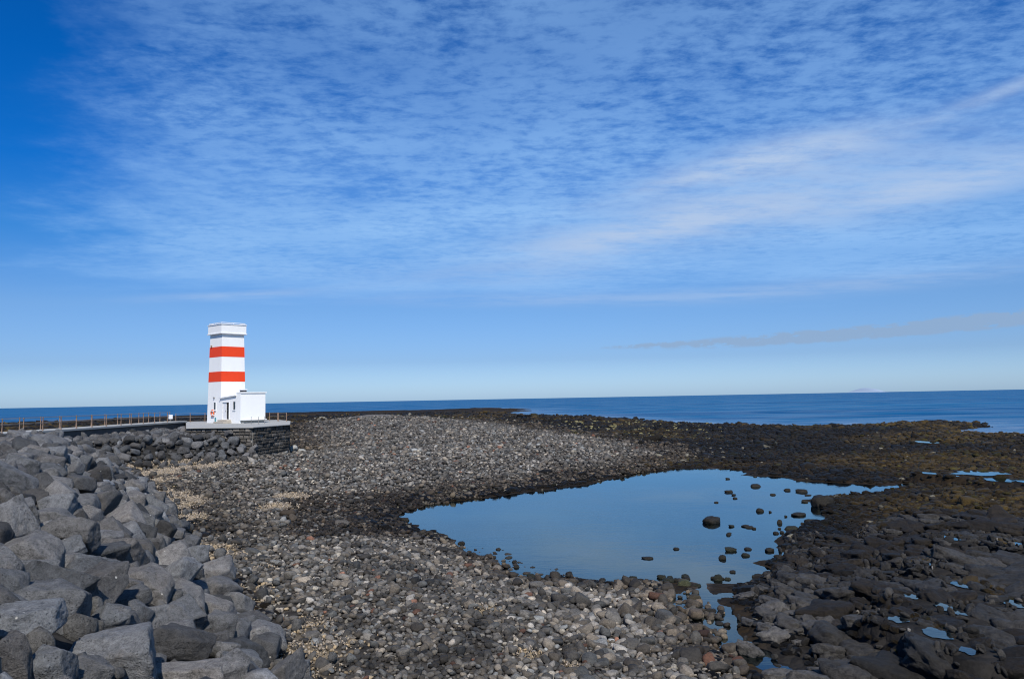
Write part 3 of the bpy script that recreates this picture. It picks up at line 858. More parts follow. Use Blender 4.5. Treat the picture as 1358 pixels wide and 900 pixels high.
# coarser stones on the near side of the pool
pxx, pyy, _ = proj(np.stack([X, Y, Z], 1))
coarse = sst(620, 760, pxx) * sst(745, 790, pyy)
sz *= 1 + 0.7 * coarse * (rng.random(n) < 0.22)
big = rng.random(n) < 0.006
sz[big] *= rng.uniform(1.6, 2.4, big.sum())
sz = np.minimum(sz, 0.62 + 0.002 * rr_)
lum_ = np.clip(rng.lognormal(math.log(0.125), 0.55, n), 0.03, 0.45)
tint = np.stack([lum_ * 1.0, lum_ * 0.97, lum_ * 0.91], 1)
u = rng.random(n)
brown = u < 0.28; tint[brown] *= [1.04, 0.965, 0.87]
redd = (u > 0.28) & (u < 0.292); tint[redd] = tint[redd] * [1.25, 0.68, 0.5] * 0.8
bl = (u > 0.31) & (u < 0.45); tint[bl] *= [0.9, 0.98, 1.06]
wht = u > 0.93; tint[wht] = np.array([0.42, 0.395, 0.34]) * rng.uniform(0.55, 1.2, (wht.sum(), 1)); sz[wht] *= 0.75
# paler dry stones at the top of the beach, dark wet ones with weed near the pool
dry = sst(0, 8, sco)
wet = sst(-2.2, 0.3, spl + 0.8 * fbm(X, Y, 0.8, 3)) * (rr_ > 33) + sst(-1.9, 0.1, spl + 0.9 * fbm(X, Y, 0.9, 3)) * (rr_ <= 33) * 0.8
farw = (1 - sst(0, 3.5 + rr_ * 0.04, sco + 0.04 * rr_ * fbm(X, Y, 0.25, 3))) * (rr_ > 34)
dk = np.clip(np.maximum(wet, farw * 0.85), 0, 1)[:, None]
tint = tint * (1 - dk) + tint * np.array([0.28, 0.22, 0.15]) * dk
dp = ((pxx > 380) & (pxx < 560) & (pyy > 655) & (pyy < 712))
tint[dp & (rng.random(n) < 0.8 * sst(-0.3, 0.2, fbm(X, Y, 0.5, 3) + 0.3))] *= np.array([0.28, 0.24, 0.2])
tint *= (1 + 0.22 * fbm(X, Y, 0.22, 3))[:, None]
tn = rng.random(n) < 0.6 * sst(0.2, 0.8, tmk + 0.25 * fbm(X, Y, 0.6, 3)); tint[tn] = np.array([0.40, 0.32, 0.21]) * rng.uniform(0.5, 1.2, (tn.sum(), 1)); sz[tn] *= 0.7
tint *= (1 - 0.55 * sst(0.05, 0.4, fbm(X + 40, Y, 0.8, 4)) * (rr_ < 45))[:, None]
tint *= (1 + 0.25 * coarse * (rr_ < 45))[:, None]; farb = sst(60, 130, rr_)[:, None]; tint = tint * (1 - farb * 0.12)
scl = np.stack([sz * 0.5 * rng.uniform(0.9, 1.3, n), sz * 0.5 * rng.uniform(0.75, 1.0, n), sz * 0.5 * rng.uniform(0.45, 0.8, n)], 1)
rot = np.stack([rng.normal(0, 0.35, n), rng.normal(0, 0.35, n), rng.uniform(0, 6.28, n)], 1)
pos = np.stack([X, Y, Z + scl[:, 2] * rng.uniform(0.2, 0.95, n)], 1)
appar = sz * FPX / rr_
vb = (pxx > 4) & (pxx < 1354) & (pyy < 897) & (pyy > 560)
# individuals: the ones that show largest
cand = np.where(vb)[0]; cand = cand[np.argsort(-appar[cand])][:300]
CS3 = [rock_shape(3, 500 + i, 9, 11, 0.07, 0.12) for i in range(12)]
CM3 = [mesh_np('cobble', V, F, M['cobble']) for V, F in CS3]
def cshade(t_):
    l = t_.mean()
    if t_[0] > 1.5 * t_[2] and l > 0.05: return 'rusty brown'
    if l > 0.3: return 'whitish'
    if t_[0] > 1.3 * t_[2]: return 'brownish'
    return 'pale grey' if l > 0.17 else 'grey' if l > 0.1 else 'dark grey'
items = []
for i in cand:
    o = link(bpy.data.objects.new('cobble', random.choice(CM3)))
    o.location = pos[i]; o.rotation_euler = rot[i]; o.scale = scl[i]; o.color = (*tint[i], 1)
    q = scl[i]; form = 'long' if q[1] < 0.72 * q[0] else 'flat' if q[2] < 0.5 * q[0] else 'round'
    w1 = 'big' if appar[i] > 26 else 'middling' if appar[i] > 19 else 'small'
    items.append((o, f'{w1} {cshade(tint[i])} {form}', 'cobble', pxx[i], pyy[i]))
label_all(items, [(700, 'far up the beach'), (740, 'midway up the beach'), (765, 'across the middle beach'), (785, 'below the middle beach'), (805, 'on the lower beach'), (825, 'well down the beach'), (845, 'near the bottom'), (862, 'low near the bottom'), (880, 'just above bottom edge'), (9999, 'at the bottom edge')],
          [(440, 'beside the boulders'), (500, 'right of the boulders'), (560, 'left of the pool'), (610, 'below the pool tip'), (660, 'left of bottom centre'), (710, 'at bottom centre'), (760, 'right of bottom centre'), (810, 'below the pool'), (860, 'under the pool shore'), (910, 'left of the outlet'), (9999, 'beside the outlet')],
          'cobble', 'larger cobbles on the beach', None)
mask = np.ones(n, bool); mask[cand] = False
C2 = [rock_shape(2, 600 + i, 9, 11, 0.06, 0.12) for i in range(16)]
C1 = [rock_shape(1, 700 + i, 8, 7, 0.0, 0.2) for i in range(16)]
mA = mask & (rr_ < 31); mB = mask & (rr_ >= 31)
for nm, mm, sh_, lb in (('beach_cobbles', mA, C2, 'dense grey and brown cobbles of the near beach'), ('far_beach_cobbles', mB, C1, 'fine grey stones of the beach beyond the pool and below the lighthouse')):
    i = np.where(mm)[0]
    o, t_ = mass(nm, sh_, rng.integers(0, 16, len(i)), pos[i], rot[i], scl[i], tint[i], M['cobble_mass'], lb); tri += t_
    print(nm, len(i), t_)

# dry shell and straw drift
tx, ty = [], []
xx = rng.uniform(-36, 8, 500000); yy = rng.uniform(12, 68, 500000)
tmv = tan_mask(xx, yy) + 0.25 * fbm(xx, yy, 0.5, 4)
m = (rng.random(len(xx)) < sst(0.25, 0.95, tmv)) & (sdist(BANK, xx, yy) < 0.6)
xx, yy = xx[m][:42000], yy[m][:42000]
n = len(xx); zz_ = ground_z(xx, yy)
s_ = rng.uniform(0.018, 0.045, n) * (0.6 + np.hypot(xx, yy) / 40)
sc_ = np.stack([s_ * rng.uniform(0.8, 1.6, n), s_ * 0.8, s_ * 0.5], 1)
l_ = rng.uniform(0.15, 0.5, n)[:, None]
tt = l_ * (np.array([1.0, 0.84, 0.60]) + rng.uniform(0, 1, (n, 1)) * np.array([0, 0.06, 0.2]))
OCT = (np.array([[1, 0, 0], [-1, 0, 0], [0, 1, 0], [0, -1, 0], [0, 0, 1], [0, 0, -1]], float), np.array([[0, 2, 4], [2, 1, 4], [1, 3, 4], [3, 0, 4], [2, 0, 5], [1, 2, 5], [3, 1, 5], [0, 3, 5]]))
o, t_ = mass('shell_gravel', [OCT], np.zeros(n, int), np.stack([xx, yy, zz_ + rng.uniform(0.02, 0.085, n)], 1), rng.uniform(0, 6.28, (n, 3)), sc_, tt, M['shell'], 'dry yellowish shell gravel drifted along the foot of the boulders'); tri += t_

# ------------------------------------------------------------------ SEAWEED-COVERED STONES
X, Y, S = rings(13, 330, lambda r: 0.12 + 0.0042 * r, lambda r: 0.9 + 0.0045 * r, -40, 41)
sco = sdist(COBBLE, X, Y); spl = sdist(POOL, X, Y); sbe = sdist(BEDROCK, X, Y); rr_ = np.hypot(X, Y); scs = sdist(COAST, X, Y)
nz = fbm(X, Y, 0.5, 4)
fq = 20 / np.maximum(rr_, 20)
nz2 = fbm(X + 7, Y, 0.45, 4) + 0.25 * sst(17, 26, rr_) - 0.25
m = (sco * fq + nz < 0.35) & ((sbe + 1.2 * nz < 0.9) | (nz2 > 0.0)) & (spl + 0.5 * nz < 0.0) & (scs > -3) & (sdist(BANK, X, Y) < 0) & (sdist(PLAT, X, Y) < -0.2)
m &= ~near_puddle(X, Y, 0.25)
Z = ground_z(X, Y)
m &= in_view(X, Y, Z, 90) & (Z > -0.35)
m &= ~((X < -25) & (rr_ < 130) & (Y < 60))
X, Y, Z, S, sco, spl, rr_, fq = [q[m] for q in (X, Y, Z, S, sco, spl, rr_, fq)]
n = len(X)
sz = S * rng.lognormal(-0.05, 0.35, n)
px_, py_, _ = proj(np.stack([X, Y, Z], 1))
g = sst(-0.2, 0.5, fbm(X, Y, 0.09, 5) + 0.45 * sst(1030, 1300, px_) - 0.3 * sst(1250, 1000, px_) * sst(640, 700, py_))[:, None]
tint = np.array([0.011, 0.0085, 0.0055]) * (1 - g) + np.array([0.062, 0.040, 0.010]) * g
tint = tint * rng.uniform(0.5, 1.7, (n, 1)) * (0.45 + 0.55 * sst(0, 4.5, -spl + 1.5 * fbm(X, Y, 0.4, 3)))[:, None]
tint = tint * (0.75 + 0.7 * np.maximum(fbm(X, Y, 0.7, 3), -0.6))[:, None]
gr = rng.random(n) < 0.10; tint[gr] *= [1.2, 1.45, 0.8]
# bare pale stones poking through, mostly on the near fringe of the pebble beach
pl = rng.random(n) < (0.012 + 0.10 * np.exp(-((sco * fq) / 1.2) ** 2))
tint[pl] = np.array([0.26, 0.235, 0.17]) * rng.uniform(0.5, 1.3, (pl.sum(), 1)); sz[pl] *= 0.7
band = (px_ > 540) & (px_ < 960) & (py_ > 558) & (py_ < 582) & (rng.random(n) < 0.11)
tint[band] = np.array([0.24, 0.21, 0.09]) * rng.uniform(0.5, 1.3, (band.sum(), 1)); sz[band] *= 0.8
scl = np.stack([sz * 0.5 * rng.uniform(0.9, 1.5, n), sz * 0.5 * rng.uniform(0.8, 1.2, n), sz * 0.5 * rng.uniform(0.35, 0.75, n)], 1)
rot = np.stack([rng.normal(0, 0.25, n), rng.normal(0, 0.25, n), rng.uniform(0, 6.28, n)], 1)
pos = np.stack([X, Y, Z + scl[:, 2] * 0.1], 1)
W2 = [rock_shape(2, 800 + i, 10, 6, 0.35, 0.2) for i in range(14)]
W1 = [rock_shape(1, 850 + i, 8, 7, 0.12, 0.2) for i in range(14)]
for nm, mm, sh_ in (('seaweed_covered_stones', rr_ < 48, W2), ('far_seaweed_covered_stones', rr_ >= 48, W1)):
    i = np.where(mm)[0]
    o, t_ = mass(nm, sh_, rng.integers(0, 14, len(i)), pos[i], rot[i], scl[i], tint[i], M['weed'], 'low stones matted with dark brown seaweed' + (' round the pool' if nm[0] == 's' else ' on the outer reef')); tri += t_
    print(nm, len(i), t_)

# ------------------------------------------------------------------ DARK SHORE ROCKS (lower right)
cx = rng.uniform(4, 34, 16000); cy = rng.uniform(11, 48, 16000)
sbe = sdist(BEDROCK, cx, cy)
m = (sbe > -0.3) & ((sdist(POOL, cx, cy) < -0.12) | ((rng.random(len(cx)) < 0.05) & (cy < 26))); cx, cy = cx[m], cy[m]
cz = ground_z(cx, cy); m = in_view(cx, cy, cz, 100); cx, cy, cz = cx[m], cy[m], cz[m]
r = np.clip(rng.lognormal(math.log(0.27), 0.40, len(cx)), 0.12, 0.80)
qx, qy, _ = proj(np.stack([cx, cy, cz], 1))
r = np.minimum(r * (0.62 + 0.50 * sst(1150, 1320, qx) + 0.22 * sst(800, 860, qy)), 0.62)
r = np.where(fbm(cx, cy, 0.35, 3) > 0.25, r * 0.62, r)
m = ~near_puddle(cx, cy, r * 0.7); cx, cy, cz, r = cx[m], cy[m], cz[m], r[m]
acc = dart(cx, cy, r, 0.66, None, 1.6)
X, Y, Z, Q = cx[acc], cy[acc], cz[acc], r[acc]
n = len(X)
qx, qy, _ = proj(np.stack([X, Y, Z], 1))
l_ = np.clip(rng.normal(0.040, 0.011, n), 0.016, 0.075) * (1 + 1.3 * sst(1180, 1010, qx) * sst(760, 830, qy))
weedy = (fbm(X, Y, 0.3, 3) + 0.5 * sst(1260, 1120, qx) * sst(830, 740, qy) > 0.18)
T = np.stack([l_ * 1.02, l_, l_ * 0.97], 1); T[weedy] *= [0.42, 0.34, 0.25]
sc3 = np.stack([Q * rng.uniform(1.0, 1.40, n), Q * rng.uniform(0.8, 1.0, n), Q * rng.uniform(0.45, 0.75, n)], 1)
sc3[:, 2] = np.minimum(sc3[:, 2], 0.36)
rot = np.stack([rng.normal(0, 0.16, n), rng.normal(0, 0.16, n), rng.normal(-0.75, 0.45, n)], 1)
pos = np.stack([X, Y, Z + sc3[:, 2] * rng.uniform(0.1, 0.5, n)], 1)
for pcx, pcy, phw, phd, pz in PW[:10]:
    mm = (np.abs(X - pcx) < phw + 0.8) & (Y > pcy - phd - 1.9) & (Y < pcy + phd + 0.5)
    pos[mm, 2] = np.minimum(pos[mm, 2], pz + 0.05 - sc3[mm, 2] * 0.95)
vis = vis_pixels(pos, Q, 0.45)
order = np.argsort(-vis)
top = [i for i in order if vis[i] > 25][:300]
BS4 = [rock_shape(4, 900 + i, 9, 13, 0.22, 0.12) for i in range(10)]
BM4 = [mesh_np('shore_rock', V, F, M['bedrock']) for V, F in BS4]
items = []
for i in top:
    o = link(bpy.data.objects.new('shore_rock', random.choice(BM4)))
    o.location = pos[i]; o.rotation_euler = rot[i]; o.scale = sc3[i]; o.color = (*T[i], 1)
    wpx = 2 * Q[i] * FPX / Y[i]
    szw = 'large' if wpx > 70 else 'medium' if wpx > 38 else 'small'
    ww = 'weed-stained' if weedy[i] else 'dark' if l_[i] < 0.06 else 'worn grey'
    q = sc3[i]; form = 'long' if q[1] < 0.70 * q[0] else 'flat' if q[2] < 0.42 * q[0] else 'domed'
    items.append((o, f'{szw} {ww} {form}', 'rock', qx[i], qy[i]))
label_all(items, [(705, 'by the seaweed edge'), (725, 'just below the seaweed'), (745, 'high on right shore'), (765, 'on upper right shore'), (785, 'on middle right shore'), (810, 'below middle right shore'), (835, 'low on right shore'), (860, 'near the bottom'), (880, 'just above bottom edge'), (9999, 'at the bottom edge')],
          [(1030, 'beside the outlet'), (1075, 'right of the outlet'), (1120, 'below the pool corner'), (1160, 'left of the puddles'), (1200, 'at the first puddles'), (1240, 'among the puddles'), (1280, 'right of the puddles'), (1320, 'near the right edge'), (9999, 'at the right edge')],
          'rock', 'dark wave-worn rocks of the right shore', None)
st_ = set(top); i = np.array([k for k in range(n) if k not in st_])
# small stones between them
cx = rng.uniform(4, 34, 15000); cy = rng.uniform(11, 48, 15000); m = (sdist(BEDROCK, cx, cy) > -0.8) & ((sdist(POOL, cx, cy) < 0) | (rng.random(len(cx)) < 0.12)); cx, cy = cx[m], cy[m]
cz = ground_z(cx, cy); m = in_view(cx, cy, cz, 80) & ~near_puddle(cx, cy, 0.05); cx, cy, cz = cx[m], cy[m], cz[m]
q2 = rng.lognormal(math.log(0.07), 0.35, len(cx)); l2 = np.clip(rng.lognormal(math.log(0.032), 0.45, len(cx)), 0.012, 0.2)
wh = rng.random(len(cx)) < 0.012; l2[wh] = 0.24; q2[wh] = np.minimum(q2[wh], 0.06)
mp = np.concatenate([pos[i], np.stack([cx, cy, cz + 0.06], 1)]); ms = np.concatenate([sc3[i], np.stack([q2 * 1.4, q2, q2 * 0.5], 1)])
mr = np.concatenate([rot[i], rng.uniform(0, 6.28, (len(cx), 3))]); mt = np.concatenate([T[i], np.stack([l2 * 1.03, l2 * 0.98, l2 * 0.9], 1)])
W = [rock_shape(2, 950 + k, 9, 9, 0.08, 0.15) for k in range(10)]
o, t_ = mass('small_shore_stones', W, rng.integers(0, 10, len(mp)), mp, mr, ms, mt, M['bedrock_mass'], 'small dark stones filling the gaps between shore rocks'); tri += t_
print('shore rocks', n, len(cx), t_)

# ------------------------------------------------------------------ ROCKS standing in the pool
PR = [(945, 688, 23, 15, 'round dark'), (1002, 643, 14, 6, 'low weedy'), (1088, 660, 20, 10, 'dark domed'), (1092, 664, 26, 24, 'tall weedy'), (1063, 650, 16, 6, 'flat weedy'), (1044, 649, 8, 4, 'tiny weedy'),
      (1008, 676, 10, 6, 'small dark'), (1060, 681, 18, 7, 'flat dark'), (1034, 691, 7, 8, 'knobbly'), (1050, 699, 18, 7, 'olive'), (994, 698, 11, 4, 'slim'), (1037, 705, 6, 4, 'tiny pale'), (1029, 706, 8, 4, 'tiny dark'),
      (966, 708, 6, 4, 'tiny black'), (970, 728, 16, 6, 'flat olive'), (992, 727, 10, 4, 'thin'), (989, 735, 11, 5, 'low green'), (1021, 728, 11, 8, 'lumpy'), (958, 738, 10, 8, 'jagged'), (859, 739, 14, 4, 'flat barely exposed'),
      (897, 727, 8, 3, 'thin exposed'), (878, 764, 12, 6, 'green-rimmed'), (908, 772, 18, 12, 'mossy grey'), (952, 765, 12, 11, 'olive crusted'), (820, 774, 12, 7, 'weedy'), (1032, 737, 10, 6, 'brown'), (682, 744, 6, 4, 'tiny shoreline'),
      (685, 750, 8, 6, 'small shoreline'), (612, 719, 10, 5, 'dark shoreline'), (537, 688, 12, 6, 'dark left-end'), (1000, 700, 5, 3, 'speck-like'), (921, 792, 18, 13, 'brown grey'), (943, 808, 14, 5, 'flat outlet'), (975, 660, 6, 3, 'small far'), (1075, 690, 14, 6, 'weedy right-hand'), (840, 776, 14, 6, 'greenish near-shore'), (925, 775, 10, 5, 'green near-shore')]
for k in range(30):
    u_, v_ = random.random() ** 0.6, random.random()
    px, py = 940 + 150 * u_, 628 + 140 * v_ ** 1.1
    c = at(px, py, 0)
    if sdist(POOL, np.array([c[0]]), np.array([c[1]]))[0] < 0.15: continue
    s_ = random.choice([4, 5, 5, 6, 8, 10])
    PR.append((px, py, s_, s_ * 0.42, random.choice(['tiny dark', 'tiny olive', 'tiny brown', 'little weedy', 'little flat'])))
for k in range(22):
    px = 640 + 330 * random.random(); py = 762 + 10 * random.random(); s_ = random.uniform(8, 15)
    PR.append((px, py, s_, s_ * 0.5, random.choice(['small greenish', 'small grey', 'small mossy', 'small weedy'])))
PM = [mesh_np('pool_rock', *rock_shape(3, 1000 + i, 10, 7, 0.16, 0.2), None) for i in range(8)]
mw = mat_stone('weedy_pool_rock', 'obj', rough=0.6, scale=1.6, pits=False)
for me in PM: me.materials.append(mw)
items = []
for (px, py, wx, hyy, word) in PR:
    c = at(px, py + hyy * 0.3, 0.0); s = c[1] / FPX
    o = link(bpy.data.objects.new('pool_rock', random.choice(PM)))
    hh_ = hyy * s * 0.62
    o.scale = (wx / 2 * s * 1.15, wx / 2 * s * 0.95, max(hh_, 0.07)); o.location = (c[0], c[1], 0.0 + hh_ * 0.15); o.rotation_euler = (0, 0, random.uniform(-0.5, 0.5))
    g_ = 0.05 if 'grey' in word else 0.016
    o.color = (g_ * 1.05, g_ * (1.15 if ('green' in word or 'olive' in word or 'moss' in word) else 0.88), g_ * 0.5, 1)
    items.append((o, word, 'rock', px, py))

label_all(items, [(665, 'near the far shore'), (700, 'in the upper pool'), (733, 'in the middle of the pool'), (760, 'in the lower pool'), (9999, 'at the near shore')],
          [(700, 'left end'), (900, 'left half'), (960, 'centre'), (1015, 'right of centre'), (1050, 'towards the right'), (9999, 'at the right shore')], 'rock', 'rocks standing in the tide pool', None)

# two pale boulders at the end of the masonry
for (px, py, wx, hyy, lb) in [(389, 595, 13, 10, 'white blocky boulder at the right foot of the lighthouse masonry'), (400, 597, 12, 5, 'flat whitish stone just right of the white boulder by the masonry')]:
    c = at(px, py, 1.1); s = c[1] / FPX
    o = link(bpy.data.objects.new('boulder', ME3[3] if wx > 12 else ME3[5])); o.location = c; o.scale = (wx / 2 * s, wx / 2 * s * .8, hyy / 2 * s)
    o.color = (0.42, 0.42, 0.40, 1); tag(o, lb, 'boulder')

# ------------------------------------------------------------------ PLATFORM of the lighthouse
plat = empty('sea_wall_platform', (-30, 82, 0))
tag(plat, 'raised stone platform with a pale concrete deck under the lighthouse', 'platform')
off = np.array([-30, 82.0])
def shrink(poly, d):
    c = poly.mean(0); v = poly - c; L = np.linalg.norm(v, axis=1)[:, None]
    return c + v * (1 - d / L)
core = shrink(PLAT, 0.32) - off
mb = MB(); mb.prism([tuple(p) for p in core], -0.8, PLAT_Z - 0.11); mb.build('masonry_core', M['mortar'], plat)
mb = MB(); mb.prism([tuple(p) for p in (shrink(PLAT, -0.12) - off)], PLAT_Z - 0.11, PLAT_Z); mb.build('deck', M['concrete'], plat, bevel=0.04)
mb = MB()
g = np.random.default_rng(3)
cc = shrink(PLAT, 0.32) - off
Vs, Fs, Ts, base = [], [], [], 0
for e in range(len(cc)):
    p, q = cc[e], cc[(e + 1) % len(cc)]
    L = np.linalg.norm(q - p); u_ = (q - p) / L; nn = np.array([u_[1], -u_[0]])
    if e in (4,): continue
    z = -0.2
    while z < PLAT_Z - 0.3:
        hgt = min(g.uniform(0.26, 0.36), PLAT_Z - 0.125 - z); s = -g.uniform(0, 0.4)
        while s < L:
            wd = g.uniform(0.35, 0.75); s1 = min(s + wd, L)
            a0 = max(s, 0)
            if s1 - a0 > 0.12:
                o1 = g.uniform(0.16, 0.27)
                P0 = p + u_ * (a0 + 0.025); P1 = p + u_ * (s1 - 0.025)
                ins = 0.05
                z0, z1 = z + 0.02, z + hgt - 0.02
                vs = [(*(P0 - nn * 0.03), z0), (*(P1 - nn * 0.03), z0), (*(P1 - nn * 0.03), z1), (*(P0 - nn * 0.03), z1),
                      (*(P0 + nn * (o1 - ins)), z0), (*(P1 + nn * (o1 - ins)), z0), (*(P1 + nn * (o1 - ins)), z1), (*(P0 + nn * (o1 - ins)), z1),
                      (*(P0 + u_ * ins + nn * o1), z0 + ins), (*(P1 - u_ * ins + nn * o1), z0 + ins), (*(P1 - u_ * ins + nn * o1), z1 - ins), (*(P0 + u_ * ins + nn * o1), z1 - ins)]
                fs = [(0, 1, 5, 4), (1, 2, 6, 5), (2, 3, 7, 6), (3, 0, 4, 7), (4, 5, 9, 8), (5, 6, 10, 9), (6, 7, 11, 10), (7, 4, 8, 11), (8, 9, 10, 11), (0, 3, 2, 1)]
                Vs += vs; Fs += [tuple(base + k for k in f) for f in fs]; base += 12
                l_ = float(np.clip(g.lognormal(math.log(0.115 if e == 0 else 0.075), 0.45), 0.03, 0.3))
                Ts += [(l_ * 1.1, l_, l_ * 0.88)] * 12
            s = s1 if s1 < L else L + 1
        z += hgt
me = mesh_np('masonry_stones', np.array(Vs), np.array(Fs), M['boulder_mass'], False, np.array(Ts))
o = link(bpy.data.objects.new('masonry_stones', me), plat); o['kind'] = 'stuff'

# path along the crest, on its own wall
PX0, PX1 = -41.2, -38.6
path = empty('causeway_path', (-39.9, 65, 0)); tag(path, 'narrow concrete causeway leading along the bank to the lighthouse', 'path'); path['kind'] = 'structure'
mb = MB(); mb.box((PX0 + 39.9 + 0.15, -45, -0.5), (PX1 + 39.9 - 0.15, 26.2, PATH_Z - 0.2)); mb.build('retaining_wall', M['bedrock_dark'] if 'bedrock_dark' in M else mat_plain('stained_wall', (0.075, 0.072, 0.068), 0.9, 0.4, 1.2, 0.6, 0.04), path)
mb = MB(); mb.box((PX0 + 39.9, -45, PATH_Z - 0.2), (PX1 + 39.9, 26.3, PATH_Z)); mb.build('slab', M['concrete'], path, bevel=0.03)

# ------------------------------------------------------------------ FENCES
def fence(name, label, pts, zb, h, rails=(0.95, 0.55), r=0.03, matp='rust', g_='fences round the lighthouse walk'):
    f = empty(name, (pts[0][0], pts[0][1], zb)); tag(f, label, 'fence', g_)
    o0 = np.array(pts[0])
    for p in pts:
        mb = MB(); q = np.array(p) - o0
        mb.box((q[0] - r, q[1] - r, 0), (q[0] + r, q[1] + r, h)); mb.box((q[0] - r * 2, q[1] - r * 2, 0), (q[0] + r * 2, q[1] + r * 2, 0.03))
        mb.build('post', M[matp], f)
    for rz in rails:
        mb = MB()
        for p, q in zip(pts[:-1], pts[1:]):
            a_ = np.array(p) - o0; b_ = np.array(q) - o0
            mb.tube((a_[0], a_[1], rz * h), (b_[0], b_[1], rz * h), 0.014, 6)
        mb.build('rail', M['galv'], f)
    return f
def on_line(pxs, X0, z):
    out = []
    for px in pxs:
        # point on the vertical plane X = X0 seen at column px (near the horizon)
        d = ray(px, 560); out.append((X0, X0 * d[1] / d[0]))
    return out
near_px = [-24, 3, 31.5, 57, 81, 101.5, 122, 141, 160.5, 174, 190, 205, 222]
far_px = [26, 54, 79, 184, 197, 212, 232, 240, 247]
fence('walkway_fence', 'rusty post fence along the near side of the causeway path', on_line(near_px, PX1 - 0.12, PATH_Z), PATH_Z, 1.12)
fence('walkway_fence', 'post fence along the seaward far side of the causeway path', on_line([-30, -2, 26, 54, 79, 101, 121, 139, 156, 172, 184, 197, 212, 225], PX0 + 0.12, PATH_Z), PATH_Z, 1.12)
def plat_pt(px, py): c = at(px, py, PLAT_Z); return (c[0], c[1])
fence('platform_fence', 'short rusty railing on the deck right of the white annex', [(-29.4, 93), (-27.9, 91.2), (-27.3, 89.6), (-26.0, 88.4)], PLAT_Z, 1.0)
fence('platform_fence', 'grey railing on the deck left of the tower', [(-40.5, 92.5), (-39.2, 93.5), (-37.6, 94), (-36, 93.4)], PLAT_Z, 1.1)
fence('deck_handrail', 'thin open handrail standing in front of the annex wall', [plat_pt(333, 562.0), plat_pt(343, 562.3), plat_pt(351, 561.5)], PLAT_Z, 0.75, rails=(), r=0.022, matp='galv')
# small white notice on the path fence
nb_ = on_line([225], PX0 + 0.2, 0)[0]
sg = empty('notice_board', (nb_[0] + 0.1, nb_[1], PATH_Z)); tag(sg, 'small blank white notice board on the causeway near the tower', 'sign')
mb = MB(); mb.box((-0.25, -0.02, 0.25), (0.25, 0.02, 0.75)); mb.build('panel', M['trim'], sg)
mb = MB(); mb.box((-0.03, 0.02, 0.0), (0.03, 0.07, 0.7)); mb.build('post', M['galv'], sg)

# ------------------------------------------------------------------ LIGHTHOUSE
LX, LY = -32.76, 88.0
LH = empty('lighthouse', (LX, LY, PLAT_Z), R(-41.2))
tag(LH, 'square white lighthouse tower with two red bands and a low white annex', 'lighthouse')
def hw(z):            # half width of the tapering shaft, z above the deck
    return 1.53 - (1.53 - 1.34) * (z / 10.0)
def frustum(z0, z1, grow=0.0):
    a_, b_ = hw(z0) + grow, hw(z1) + grow
    mb = MB()
    mb.add([(-a_, -a_, z0), (a_, -a_, z0), (a_, a_, z0), (-a_, a_, z0), (-b_, -b_, z1), (b_, -b_, z1), (b_, b_, z1), (-b_, b_, z1)],
           [(0, 3, 2, 1), (4, 5, 6, 7), (0, 1, 5, 4), (1, 2, 6, 5), (2, 3, 7, 6), (3, 0, 4, 7)])
    return mb
frustum(0, 10.1).build('tower_shaft', M['white'], LH)
for z0, z1 in ((7.42, 8.58), (4.62, 5.76)):
    frustum(z0, z1, 0.012).build('red_band', M['red'], LH)
mb = MB()
mb.box((-1.60, -1.60, 9.99), (1.60, 1.60, 10.12)); mb.build('cornice', M['trim'], LH, bevel=0.02)
mb = MB(); mb.box((-1.52, -1.52, 10.12), (1.52, 1.52, 11.05)); mb.build('parapet', M['white'], LH)
mb = MB(); mb.box((-1.58, -1.58, 11.05), (1.58, 1.58, 11.14)); mb.build('coping', M['trim'], LH)
rail = MB()
for sx_ in (-1, 0, 1):
    for sy_ in (-1, 0, 1):
        if sx_ or sy_: rail.tube((sx_ * 1.42, sy_ * 1.42, 11.14), (sx_ * 1.42, sy_ * 1.42, 11.28), 0.025)
for zr in (11.27,):
    for a_, b_ in (((-1, -1), (1, -1)), ((1, -1), (1, 1)), ((1, 1), (-1, 1)), ((-1, 1), (-1, -1))):
        rail.tube((a_[0] * 1.42, a_[1] * 1.42, zr), (b_[0] * 1.42, b_[1] * 1.42, zr), 0.04)
rail.build('roof_railing', M['trim'], LH)
def window(parent, x0, x1, z0, z1, y):
    f = MB(); t = 0.06
    f.box((x0 - t, y - 0.05, z0 - t), (x0, y + 0.02, z1 + t)); f.box((x1, y - 0.05, z0 - t), (x1 + t, y + 0.02, z1 + t))
    f.box((x0, y - 0.05, z0 - t), (x1, y + 0.02, z0)); f.box((x0, y - 0.05, z1), (x1, y + 0.02, z1 + t))
    fo = f.build('window', M['trim'], parent)
    g_ = MB(); g_.box((x0, y - 0.02, z0), (x1, y + 0.01, z1)); g_.build('pane', M['glass'], fo)
    s_ = MB(); s_.box((x0 - 0.1, y - 0.13, z0 - t - 0.07), (x1 + 0.1, y - 0.001, z0 - t - 0.002)); s_.build('sill', M['trim'], fo)
window(LH, 0.02, 0.42, 1.5, 2.3, -hw(1.9))
mb = MB(); mb.box((-0.06, -hw(2.9) - 0.14, 2.75), (0.1, -hw(2.9) + 0.03, 2.9)); mb.build('wall_lamp', M['galv'], LH)
mb = MB(); mb.box((0.42, -hw(0.4) - 0.12, 0.12), (0.54, -hw(0.4), 0.62)); mb.build('cable_box', M['teal'], LH)
mb = MB(); mb.box((-0.95, -hw(8.8) - 0.14, 8.6), (-0.82, -hw(8.8) + 0.03, 8.8)); mb.build('wall_bracket', M['rust'], LH)
